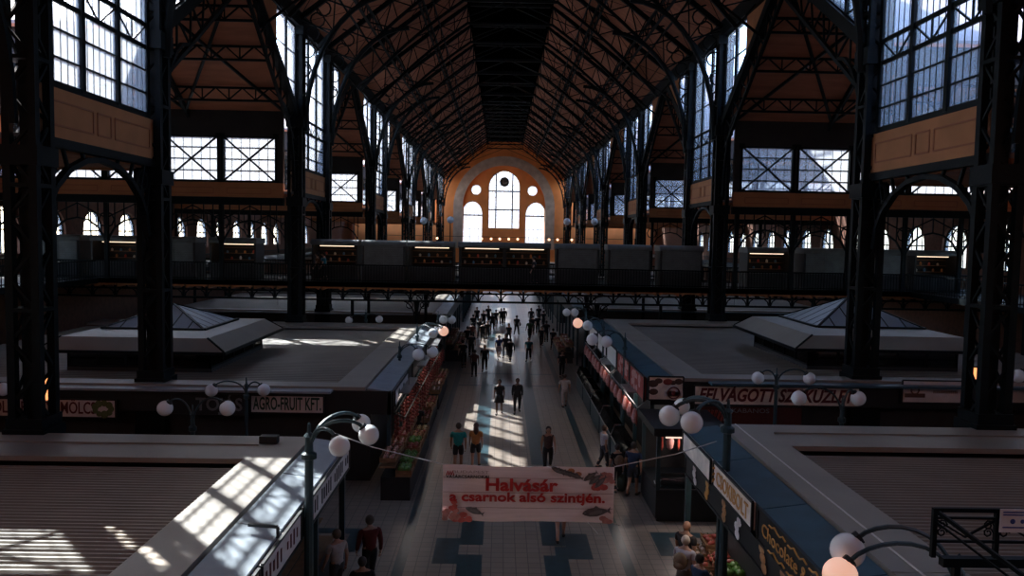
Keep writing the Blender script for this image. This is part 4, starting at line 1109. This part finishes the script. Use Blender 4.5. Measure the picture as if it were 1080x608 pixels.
for i, (a, b) in enumerate(cs):
    counter('%s glass meat counter along the right row, counted from the viewer' % ORD[i], 4.55, 5.25, a, b, -1)
    m = MB(); m.bar((5.0,a,2.75),(5.0,b,2.75),.03); m.bar((5.0,a,2.75),(5.36,a,3.05),.03); m.bar((5.0,b,2.75),(5.36,b,3.05),.03)
    tag(m.build('meat_rail', M['steel']), 'steel rail with hanging meat over the %s right counter' % ORD[i], 'rail')
    for q in range(9):
        y = a+.2+(b-a-.4)*q/8
        if q % 3 == 1:
            o = ham if ff['h'] else dup(ham); ff['h'] = False; lb, ct, gr = 'pale ham hanging from the rail over the right counters', 'ham', 'hams hanging over the right counters'
        else:
            o = sausage if ff['s'] else dup(sausage); ff['s'] = False; lb, ct, gr = 'dark salami hanging from the rail over the right counters', 'salami', 'salamis hanging over the right counters'
        o.location = (5.0, y, 2.62); tag(o, lb, ct, gr)
    for q in range(8):
        o = cut if ff['c'] else dup(cut); ff['c'] = False
        o.location = (4.86+.16*(q%2), a+.25+(b-a-.5)*q/7, .9); o.rotation_euler = (0,0,rr.uniform(0,3)); tag(o, 'pink cut of meat lying in the right glass counters', 'meat', 'cuts of meat in the right counters')
# free-standing black meat stand at the corner
ms = thing('meat_stand', 'black corner meat stand with open front and glass case on the right', 'stand', (5.95, 25.2, 0))
x0, x1, y0, y1 = 4.95, 7.0, 24.0, 26.6
m = MB(); m.bx(x0, x1, y0, y1, .12, 1.0); m.bx(x0+.05, x1-.05, y0+.05, y1-.05, 0, .12); m.build('base', M['black'], ms, world=True)
m = MB(); m.bx(x0-.15, x1+.15, y0-.2, y1, 2.75, 3.0); m.build('roof', M['black'], ms, world=True)
for px_, py_ in ((x0+.05,y0+.05),(x1-.05,y0+.05),(x0+.05,y1-.05),(x1-.05,y1-.05)): m = MB(); m.bx(px_-.06,px_+.06,py_-.06,py_+.06,1.0,2.75); m.build('post', M['iron_blue'], ms, world=True)
m = MB(); m.bx(x0+.1,x1-.1,y1-.1,y1-.05,1,2.75); m.build('back_panel', M['dark'], ms, world=True)
m = MB(); m.bx(x0+.3,x1-.3,y0+.2,y0+.25,2.6,2.68); m.build('strip_lamp', new_mat('stand_fill_strip', (1,.9,.85), .4, emis=(1,.7,.55), es=1.0), ms, world=True)  # glowing strip added to brighten the meat inside the stand
m = MB(); m.bx(x0+.1,x1-.1,y0+.1,y0+.9,1.0,1.04); m.build('tray', M['steel'], ms, world=True)
m = MB(); m.prism([(x0+.12,y0+.06,1.04),(x0+.12,y0+.10,1.4),(x0+.12,y0+.5,1.4),(x0+.12,y0+.5,1.38),(x0+.12,y0+.12,1.38),(x0+.12,y0+.08,1.04)], (x1-x0-.24,0,0)); m.build('glass_guard', M['kglass'], ms, world=True)
for q in range(14):
    o = dup(cut); o.location = (x0+.35+.105*q, y0+.35+.25*(q%2), 1.045+.03*(q%3)); o.rotation_euler = (0,0,rr.uniform(0,3)); tag(o, 'pink cut of meat heaped in the black corner stand', 'meat', 'cuts of meat in the corner stand')
for q in range(6):
    o = dup(ham if q % 2 else sausage); o.location = (x0+.35+.27*q, y0+1.0, 2.6); tag(o, '%s hanging inside the black corner meat stand' % ('pale ham' if q % 2 else 'dark salami'), 'ham' if q % 2 else 'salami', ('hams' if q % 2 else 'salamis')+' hanging in the corner stand')
# lamps with housings, added to brighten the goods and signs of the stalls
def fill_lamp(x, y, z, e, sx, sy, col=(1,.84,.76), name='added stall lamp', lab=None):
    l = bpy.data.lights.new('stall_fill_light', 'AREA'); l.energy = e; l.shape = 'RECTANGLE'; l.size = sx; l.size_y = sy; l.color = col
    t = thing('added_stall_lamp', lab, 'lamp', (x, y, z)); m = MB(); m.bx(-sx/2-.03,sx/2+.03,-sy/2-.03,sy/2+.03,.02,.07); m.bar((0,0,.07),(0,0,.35),.03); m.build('housing', M['steel'], t)
    o = bpy.data.objects.new('stall_fill_light', l); COL.objects.link(o); o.parent = t
for i, (x, y, z, lab) in enumerate(((-3.45,30,3.0,'added lamp over the near fruit stand on the left row'),(-3.45,36,3.0,'added lamp over the middle fruit stand on the left row'),(-3.45,42.5,3.0,'added lamp over the far fruit stand on the left row'))): fill_lamp(x, y, z, 9, .3, 3.0, lab=lab)
for i, (x, y, z, e, lab) in enumerate(((5.0,30,3.0,15,'added lamp over the first meat counter on the right row'),(5.0,36.5,3.0,8,'added lamp over the third meat counter on the right row'),(6.1,24.5,2.62,26,'added lamp under the roof of the black corner meat stand'),(5.3,18.6,2.72,12,'added lamp under the menu board of the right near row'))): fill_lamp(x, y, z, e, .3, 1.6 if i != 2 else .3, lab=lab)
# iron railing and notice at the lower right
rl = thing('stair_railing', 'black wrought iron stair railing at the lower right corner', 'railing', (6.0, 8.5, 4.0))
a, b = at(986,538,8.5), at(1150,541,8.5); zt = a.z; zm = at(986,571,8.5).z; zb = at(1000,588,8.5).z
m = MB(); m.bar((a.x,8.5,zt),(b.x,8.5,zt),.045); m.bar((a.x,8.5,zm),(b.x,8.5,zm),.03); m.bar((a.x,8.5,zt-.09),(b.x,8.5,zt-.09),.025)
for px in (986,1052,1118): p = at(px,540,8.5); m.bar((p.x,8.5,zb),(p.x,8.5,zt+.02),.05)
for px in (986,1052):
    p = at(px,540,8.5).x; w = at(px+66,540,8.5).x-p; c_ = p+w/2
    m.bar((p,8.5,zt-.1),(c_,8.5,zm+.05),.022); m.bar((p+w,8.5,zt-.1),(c_,8.5,zm+.05),.022)
    for s in (-1,1):
        for zc in (zt-.17, zm+.10): m.tube([(c_+s*(w/2-.09)+.06*math.cos(q*.9)*(1-q/14), 8.5, zc+.06*math.sin(q*.9)*(1-q/14)) for q in range(11)], .011, 4)
m.build('panel', M['iron'], rl, world=True)
m = MB(); m.bx(a.x+.1, b.x, 8.45, 8.55, zb-.1, zb); m.build('landing', M['iron'], rl, world=True)
m = MB(); q0 = at(990,541,8.3); q1 = at(1085,612,7.6); m.bar(q0, q1, .04); m.bar(q0-Vector((0,0,.12)), q1-Vector((0,0,.12)), .02); m.build('handrail', M['iron'], rl, world=True)
for px in (1003, 1110): p = at(px,590,8.6); m = MB(); m.bar((p.x,8.5,3.74),(p.x,8.5,zb-.05),.07); m.build('leg', M['iron'], rl, world=True)
p = at(1070,550,8.42); nb = thing('notice_board', 'white notice with blue print fixed to the stair railing', 'notice', (p.x, 8.42, p.z-.13))
m = MB(); m.bx(-.16,.20,0,.012,0,.26); m.build('sheet', M['white_sign'], nb)
m = MB(); 
for z in (.22,.19,.05): m.bx(-.13,.17,-.004,0,z,z+.015)
m.ball((-.02,-.002,.125), .03, 8, 6, (1,.15,1)); m.ball((.09,-.002,.125), .025, 8, 6, (1,.15,1)); m.build('print', cmat('blue_print', (.03,.06,.22)), nb)

# counters and shelves under the left near row
for i, (ya, yb) in enumerate(((9.8,12.4),(12.7,15.1),(15.6,19.8))):
    t = thing('stall_counter', 'dark stall counter with shelves under the left near row, %s from the viewer' % ORD[i], 'counter', (-4.3,(ya+yb)/2,0))
    m = MB(); m.bx(-4.68,-4.2,ya,yb,0,1.0); m.build('base', M['dark'], t, world=True)
    m = MB(); m.bx(-4.7,-4.16,ya-.03,yb+.03,1.0,1.05); m.build('worktop', M['crate'], t, world=True)
    m = MB()
    for z in (1.5,1.9,2.3): m.bx(-4.72,-4.45,ya,yb,z,z+.03)
    m.build('shelf', M['crate'], t, world=True)
    for q in range(8):
        g = MB(); g.lathe([(.05,0),(.06,.1),(.055,.16),(.02,.2),(.02,.24)], (0,0,0), 7); o = g.build('jar', cmat(('ware_green','ware_amber','ware_pale')[q%3], ((.10,.16,.05),(.40,.20,.05),(.5,.5,.42))[q%3]), None)
        o.location = (-4.58, ya+.2+(yb-ya-.4)*q/7, 1.93); tag(o, 'small jar on the shelf under the %s board of the left near row' % ORD[i], 'jar', 'jars on the left near shelves %d' % i)
for (px, py, lab) in ((262,554,'thin black rod sticking out over the sunlit left roof band'),):
    a = onz(px, py, 3.56); b_ = onz(293, 556, 3.56); m = MB(); m.bar(a, b_, .05); m.bar(b_, b_-Vector((0,0,.2)), .05); tag(m.build('sign_bracket', M['black']), lab, 'bracket')
rb = thing('floodlight_box', 'small dark box standing at the far corner of the left near roof', 'box', (onz(284,468,3.5).x, onz(284,468,3.5).y, 3.5))
m = MB(); m.bx(-.22,.22,-.12,.12,.02,.2); m.build('housing', M['black'], rb); m = MB(); m.bar((-.15,0,0),(-.15,0,.1),.04); m.bar((.15,0,0),(.15,0,.1),.04); m.build('feet', M['steel'], rb)

# ------------------------------------------------------------------ people
def skin_mesh(verts, edges, root=0, sub=1):
    me = bpy.data.meshes.new('skin'); bm = bmesh.new(); ly = bm.verts.layers.skin.verify(); vs = []
    for i, (p, r) in enumerate(verts):
        v = bm.verts.new(p); v[ly].radius = r if isinstance(r, tuple) else (r, r); v[ly].use_root = (i == root); vs.append(v)
    for a, b in edges: bm.edges.new((vs[a], vs[b]))
    bm.to_mesh(me); bm.free(); o = bpy.data.objects.new('skin', me); COL.objects.link(o)
    sk = o.modifiers.new('s', 'SKIN'); sk.use_smooth_shade = True
    if sub: o.modifiers.new('d', 'SUBSURF').levels = sub
    dg = bpy.context.evaluated_depsgraph_get(); out = bpy.data.meshes.new_from_object(o.evaluated_get(dg))
    bpy.data.objects.remove(o); return out
SK = {'light': (.42,.24,.17), 'tan': (.30,.16,.10), 'dark': (.12,.06,.04)}
def person(label, pos, h=1.72, rz=0, shirt=(.05,.05,.06), legs=(.03,.03,.04), hair=(.02,.013,.01), skin='light', female=False,
           sleeve='short', bottom='trousers', stride=.25, arms=(.15,-.15), elbow=(.25,.25), lean=0.0, longhair=False, bag=None, bald=False, fine=True, headturn=0.0, group=None):
    k = h/1.75; t = thing('person', label, 'person', pos, rz, group); t.scale = (1.2, 1.2, 1)
    sw = .165 if female else .19; hipw = .095 if female else .085
    L = lambda z: lean*(z-.9)           # forward shift with height
    V = lambda x, y, z: (x*k, (y+L(z) if z > .9 else y)*k, z*k)
    torso = [(V(0,0,.95),(.145,.105)), (V(0,0,1.10),(.12 if female else .135,.09)), (V(0,.01,1.27),(.145 if female else .165,.11)), (V(0,0,1.40),(.13,.085)), (V(0,0,1.50),.052), (V(0,.01,1.57),.06)]
    verts = [(p, (r[0]*k, r[1]*k) if isinstance(r, tuple) else r*k) for p, r in torso]; edges = [(0,1),(1,2),(2,3),(3,4),(4,5)]
    J = {}
    for si, s in ((0,-1),(1,1)):
        st = stride*(1 if s > 0 else -1)
        kn = V(s*hipw*1.05, math.sin(st)*.42+.03, .90-math.cos(st)*.42); bd = .35 if st < 0 else .05
        an = (kn[0], kn[1]+math.sin(st-bd)*.41*k, max(.075*k, kn[2]-math.cos(st-bd)*.41*k))
        n = len(verts); verts += [(V(s*hipw,0,.88), .088*k), (kn, .056*k), (tuple((kn[i]*.55+an[i]*.45) - (0,.015*k,0)[i] for i in range(3)), .052*k), (an, .036*k), ((an[0]+s*.015, an[1]+.09*k, an[2]-.035*k), .036*k), ((an[0]+s*.02, an[1]+.17*k, an[2]-.045*k), .028*k)]
        edges += [(0,n),(n,n+1),(n+1,n+2),(n+2,n+3),(n+3,n+4),(n+4,n+5)]
        J['leg%d' % si] = [Vector(v[0]) for v in verts[n:n+6]]
        a = arms[si]; e = elbow[si]; sh = V(s*sw, 0, 1.39)
        el = (sh[0]+s*.035*k, sh[1]+math.sin(a)*.28*k, sh[2]-math.cos(a)*.28*k)
        wr = (el[0]+s*.0, el[1]+math.sin(a+e)*.25*k, el[2]-math.cos(a+e)*.25*k)
        d = (Vector(wr)-Vector(el)).normalized(); pm = Vector(wr)+d*.07*k
        n = len(verts); verts += [(V(s*sw*.85,0,1.405), .058*k), (sh, .056*k), (el, .041*k), (wr, .026*k), (tuple(pm), (.034*k,.018*k))]
        edges += [(3,n),(n,n+1),(n+1,n+2),(n+2,n+3),(n+3,n+4)]
        J['arm%d' % si] = [Vector(sh), Vector(el), Vector(wr), pm, d]
    me = skin_mesh(verts, edges)
    bm = bmesh.new(); bm.from_mesh(me)
    # head with face, hands' fingers
    hb = MB(); hc = Vector(V(0,.02,1.645)); 
    hb.ball(hc, .1*k, 14, 12, (.78,.95,1.18)); hb.ball(hc+Vector((0,.035,-.055))*k, .06*k, 10, 8, (.85,.9,.9))
    hb.tube([hc+Vector((0,.09,.02))*k, hc+Vector((0,.118,-.018))*k, hc+Vector((0,.092,-.03))*k], [.008*k,.014*k,.009*k], 6)
    for s in (-1,1):
        hb.ball(hc+Vector((s*.08,0,0))*k, .025*k, 8, 6, (.35,.7,1.1)); hb.ball(hc+Vector((s*.03,.083,.015))*k, .013*k, 6, 5, (1.2,.6,.8))
    hb.ball(hc+Vector((0,.09,-.052))*k, .02*k, 8, 5, (1.1,.4,.4))
    for si, s in ((0,-1),(1,1)):
        sh, el, wr, pm, d = J['arm%d' % si]; side_ = Vector((0,1,0)) if abs(d.y) < .7 else Vector((0,0,1))
        side_ = (side_-d*side_.dot(d)).normalized(); inn = Vector((-s,0,0)); inn = (inn-d*inn.dot(d)).normalized()
        for f_, (off, ln) in enumerate(((-.027,.062),(-.009,.072),(.009,.076),(.027,.068))):
            b0 = pm+side_*off*k+d*.01*k; hb.tube([b0, b0+d*ln*.45*k+inn*.006*k, b0+d*ln*.8*k+inn*.02*k, b0+d*ln*.95*k+inn*.034*k], [.0095*k,.009*k,.008*k,.006*k], 6)
        th = wr+d*.03*k+side_*.028*k; hb.tube([th, th+side_*.025*k+d*.03*k, th+side_*.027*k+d*.062*k+inn*.01*k], [.012*k,.010*k,.008*k], 6)
    tmp = bpy.data.meshes.new('t'); tmp.from_pydata([tuple(v) for v in hb.v], [], hb.f); bm.from_mesh(tmp); bpy.data.meshes.remove(tmp)
    bm.to_mesh(me); bm.free(); me.name = 'body'; me.materials.clear(); me.materials.append(cmat('skin_'+skin, SK[skin], .55))
    for p in me.polygons: p.use_smooth = True
    b = bpy.data.objects.new('body', me); COL.objects.link(b); b.parent = t
    def cloth(name, vs, es, col, root=0):
        m_ = skin_mesh(vs, es, root); m_.name = name; m_.materials.append(cmat('cloth_%s' % (str(tuple(round(c,3) for c in col))), col, .9))
        for p in m_.polygons: p.use_smooth = True; p.material_index = 0
        o = bpy.data.objects.new(name, m_); COL.objects.link(o); o.parent = t; return o
    g = .018*k
    vs = [(V(0,0,.84),(.155*k+g*.7,.115*k+g)), (V(0,0,1.10),(.13*k+g,.098*k+g)), (V(0,.01,1.27),((.152 if female else .168)*k+g,.112*k+g)), (V(0,0,1.405),(.125*k+g,.08*k+g)), (V(0,0,1.455),.06*k)]
    es = [(0,1),(1,2),(2,3),(3,4)]
    for si in (0,1):
        sh, el, wr, pm, d = J['arm%d' % si]; n = len(vs); s = -1 if si == 0 else 1
        vs += [(V(s*sw*.85,0,1.405), .064*k), (tuple(sh), .067*k)]; es += [(3,n),(n,n+1)]
        if sleeve == 'none': continue
        vs.append((tuple(sh.lerp(el, .62 if sleeve == 'short' else 1)), .056*k)); es.append((n+1,n+2))
        if sleeve == 'long': vs.append((tuple(el.lerp(wr, .95)), .038*k)); es.append((n+2,n+3))
    cloth('shirt' if bottom != 'dress' else 'dress_top', vs, es, shirt)
    if bottom in ('trousers','shorts'):
        vs = [(V(0,0,1.09),(.132*k+g*.2,.10*k+g*.2)), (V(0,0,.92),(.15*k+g*.4,.11*k+g*.5))]; es = [(0,1)]
        for si in (0,1):
            l = J['leg%d' % si]; n = len(vs); vs += [(tuple(l[0]), .098*k)]; es += [(1,n)]
            if bottom == 'shorts': vs.append((tuple(l[0].lerp(l[1], .8)), .082*k)); es.append((n,n+1))
            else: vs += [(tuple(l[1]), .07*k), (tuple(l[1].lerp(l[3], .92)), .055*k)]; es += [(n,n+1),(n+1,n+2)]
        cloth(bottom, vs, es, legs)
    else:
        m = MB(); hem = .52 if bottom == 'dress' else .60; n = 14; prof = [(.145,1.0),(.17,.92),(.19,.80),(.22,hem)]
        vv = []; 
        for r_, z in prof:
            for q in range(n): a = 2*math.pi*q/n; w = 1+.05*math.sin(a*5)*(1 if z < .9 else 0); vv.append((r_*w*math.cos(a)*k, r_*w*.78*math.sin(a)*k, z*k))
        m.add(vv, [(i*n+q, i*n+(q+1)%n, (i+1)*n+(q+1)%n, (i+1)*n+q) for i in range(3) for q in range(n)]+[tuple(range(n))])
        m.build('skirt', cmat('cloth_%s' % (str(tuple(round(c,3) for c in (legs if bottom == 'skirt' else shirt)))), legs if bottom == 'skirt' else shirt, .9), t, smooth=True)
    for si in (0,1):
        l = J['leg%d' % si]; m = MB(); a_, tt = l[3], l[5]
        m.tube([a_+Vector((0,-.05,-.035))*k, l[4]+Vector((0,0,-.005)), tt+Vector((0,.015,-.002))], [.040*k,.046*k,.034*k], 8); m.build('shoe', cmat('shoe_dark', (.03,.03,.03)), t, smooth=True)
    if not bald:
        m = MB(); m.ball(hc+Vector((0,-.018,.022))*k, .108*k, 14, 10, (.82,.92,1.12))
        if longhair: m.tube([hc+Vector((0,-.05,.03))*k, hc+Vector((0,-.085,-.08))*k, hc+Vector((0,-.09,-.20))*k, hc+Vector((0,-.085,-.30))*k], [.07*k,.085*k,.08*k,.04*k], 10)
        m.build('hair', cmat('hair_%s' % str(hair), hair, .7), t, smooth=True)
    if bag == 'backpack':
        m = MB(); m.ball(Vector(V(0,-.19,1.22)), .19*k, 12, 8, (.8,.5,1.15)); m.ball(Vector(V(0,-.27,1.13)), .11*k, 10, 6, (1,.5,.8))
        for s in (-1,1): m.tube([V(s*.1,-.12,1.1),V(s*.13,-.02,1.44),V(s*.12,.13,1.38),V(s*.12,.1,1.15)], .018*k, 6)
        m.build('backpack', cmat('pack_tan', (.16,.11,.07)), t, smooth=True)
    if bag == 'shoulder':
        sh, el, wr, pm, d = J['arm1']; m = MB(); m.ball(Vector(V(sw+.08,-.02,.98)), .15*k, 10, 8, (.4,1,.9)); m.tube([V(sw+.08,-.1,1.05),V(sw-.03,0,1.47),V(sw+.08,.08,1.05)], .012*k, 5)
        m.build('shoulder_bag', cmat('bag_dark', (.05,.03,.025)), t, smooth=True)
    return t
PI = math.pi
def on(px, py): p = onz(px, py, 0); return (p.x, p.y, 0)
person('person in a teal t-shirt and black shorts walking away', on(483,497), 1.80, 0, (.01,.22,.21), (.008,.008,.01), (.03,.02,.015), 'tan', bottom='shorts', stride=.12)
person('person with long brown hair in an orange top and dark shorts walking away', on(501.5,494), 1.72, 0, (.40,.17,.05), (.02,.02,.025), (.06,.03,.02), 'light', True, 'short', 'shorts', .22, longhair=True)
person('person with long dark hair in a brown top and dark trousers walking towards the viewer', on(577.5,499), 1.74, PI, (.06,.035,.03), (.008,.008,.01), (.03,.015,.01), 'tan', True, 'none', 'trousers', .3, (.5,-.2), longhair=True)
person('person in a navy shirt and shorts standing at the meat counters on the right', on(667,523), 1.84, -.5, (.012,.025,.06), (.015,.02,.03), skin='tan', bottom='shorts', stride=.1)
person('person in black with a backpack beside the meat counters on the right', on(650,519), 1.66, .2, (.01,.01,.012), (.012,.012,.015), (.02,.01,.008), 'light', True, bag='backpack', stride=.1)
person('person in a white top leaning at the first meat counter', (4.05,29.6,0), 1.66, -1.2, (.40,.38,.42), (.03,.03,.04), (.05,.03,.02), 'light', True, stride=.1)
person('person in a white shirt and pale trousers on the right of the aisle', on(595,430), 1.74, .1, (.50,.44,.42), (.36,.30,.28), (.04,.02,.015), 'tan', stride=.2)
person('dark clothed person with a skirt, left one of the pair walking side by side', on(526.3,437), 1.72, PI, (.01,.01,.012), (.01,.01,.012), skin='dark', female=True, bottom='skirt', stride=.12, arms=(.1,.1))
person('dark clothed person with a raised bun, right one of the pair walking side by side', on(545.3,436), 1.74, PI, (.01,.01,.012), (.008,.008,.01), skin='dark', female=True, sleeve='long', stride=.15, elbow=(.6,.6))
person('person in black top and brown shorts walking just behind the banner', on(591,571), 1.70, 0, (.01,.01,.012), (.09,.055,.04), skin='light', bottom='shorts', stride=.28)
person('white haired person in a white shirt wearing a tan backpack at the lower right', (4.5,18.3,0), 1.72, -.7, (.45,.45,.52), (.10,.09,.08), (.52,.45,.38), 'light', sleeve='short', bag='backpack', stride=.08, lean=.05)
person('bald person in dark clothes beyond the white haired one at the lower right', (4.72,19.1,0), 1.80, -.8, (.02,.015,.015), (.02,.02,.02), skin='tan', bald=True, stride=.08)
person('person with dark hair in a navy t-shirt at the right basket table', (4.62,17.35,0), 1.68, -1.0, (.012,.03,.07), (.02,.02,.03), (.02,.012,.01), 'light', True, stride=.05, arms=(.3,.5), elbow=(.6,.8))
person('person in a dark red jacket at the lower left of the aisle', (-3.15,19.2,0), 1.80, .5, (.10,.012,.012), (.01,.01,.012), (.12,.09,.07), 'light', sleeve='long', stride=.15)
person('grey haired person in a white shirt beside the left lamp post', (-3.8,18.4,0), 1.74, .9, (.38,.36,.35), (.03,.03,.03), (.14,.11,.09), 'light', stride=.1)
person('dark haired person in black at the very bottom left of the aisle', (-2.95,17.0,0), 1.66, .2, (.012,.012,.014), (.012,.012,.014), (.015,.01,.01), 'tan', stride=.1)
# the crowd deeper in the aisle
D_ = (.008,.009,.012)
crowd = [
 (511,391.5,'dark silhouetted person near the left stalls before the bridge',dict(stride=.2)),
 (526,379,'person in blue with a pale skirt left of centre in the crowd',dict(shirt=(.02,.05,.14),legs=(.35,.28,.30),female=True,bottom='skirt')),
 (533,377.5,'dark person just beside the person in blue',dict(female=True)),
 (538,382.5,'broad dark person in front of the crowd centre',dict(sleeve='long',arms=(.3,-.3))),
 (557.5,381,'person in a teal shirt in front of the distant crowd',dict(shirt=(.01,.12,.15))),
 (571,366,'person with a bag standing on the right before the bridge',dict(bag='backpack')),
 (536.5,363,'long haired dark person in the middle of the crowd',dict(female=True,longhair=True)),
 (558.5,359,'person in dark green beside the right stalls under the bridge',dict(shirt=(.03,.06,.02))),
 (561.5,354,'dark person half behind the one in dark green',dict()),
 (509,362,'tall dark person in the left crowd under the bridge',dict()),
 (514,359,'dark person with a bag in the left crowd',dict(bag='shoulder')),
 (506,357,'dark person close to the left stalls under the bridge',dict()),
 (523,345.5,'distant dark person left of the pair beyond the bridge',dict()),
 (528.5,343.5,'left one of two distant persons close together',dict()),
 (531.5,342.5,'right one of two distant persons close together',dict(sleeve='long')),
 (544.8,353.5,'lone distant person with a shoulder bag beyond the bridge',dict(bag='shoulder')),
 (567,352,'dark person at the right stalls below the bridge',dict()),
 (510,347,'distant dark person by the left stalls beyond the bridge',dict()),
 (515,341,'farther dark person by the left stalls beyond the bridge',dict()),
 (560,344,'distant dark person by the right stalls beyond the bridge',dict()),
 (592.5,398,'dark person standing at the right meat counters before the bridge',dict(stride=.05)),
 (500,398,'dark person crouched towards the left fruit stands',dict(lean=.5,shirt=(.10,.04,.03))),
 (497,377,'dark person browsing the middle of the left fruit stands',dict(stride=.05)),
 (583,369,'dark person browsing the far meat counters on the right',dict(stride=.05)),
 (576,361,'dark person at the last meat counter on the right',dict(stride=.05)),
 (489,388,'dark person bending over the middle left fruit stand',dict(lean=.4,stride=.05)),
 (493,368,'dark person at the far left fruit stand',dict(stride=.05)),
 (499,352,'dark person beside the left bridge support',dict(stride=.1)),
 (503,343,'dark person by the left fruit stand beyond the bridge',dict(stride=.1)),
 (498,362,'person with red top by the far left fruit stand',dict(shirt=(.12,.03,.02))),
 (573,346,'dark person by the right fruit stand beyond the bridge',dict(stride=.1)),
 (568,341,'farther dark person on the right beyond the bridge',dict(stride=.1)),
 (519,350,'dark person with long hair left of the crowd centre',dict(female=True,longhair=True)),
 (440,470,'dark clothed person in the shade beside the near left fruit stand',dict(stride=.05)),
]
rp = random.Random(4)
for (px, py, lab, kw) in crowd:
    a = dict(shirt=D_, legs=D_, skin=rp.choice(('tan','light','dark')), h=rp.uniform(1.64,1.8), rz=rp.choice((0,PI))+rp.uniform(-.4,.4), stride=rp.uniform(.1,.3)); a.update(kw)
    person(lab, on(px, py), **a)
for (px, lab, kw) in ((342,'person in a teal shirt on the gallery bridge at the left',dict(shirt=(.01,.12,.16))),(335,'person in brown on the gallery bridge beside the left column',dict(shirt=(.14,.06,.03))),(563,'person in dark clothes on the gallery bridge right of its middle',dict(shirt=(.02,.02,.025)))):
    p = at(px, 290, 47.95); person(lab, (p.x, 47.95, DZ), 1.72, PI/2, legs=(.02,.02,.02), stride=.1, **kw)
gb = thing('duffel_bag', 'dark green bag standing on the floor by the navy shirted person', 'bag', on(656,519))
m = MB(); m.ball((0,0,.32), .25, 12, 8, (.75,.7,1.25)); m.build('body', cmat('bag_green', (.02,.035,.025)), gb, smooth=True)
m = MB(); m.tube([(-.12,0,.6),(-.08,0,.72),(.08,0,.72),(.12,0,.6)], .015, 5); m.build('handle', M['black'], gb)
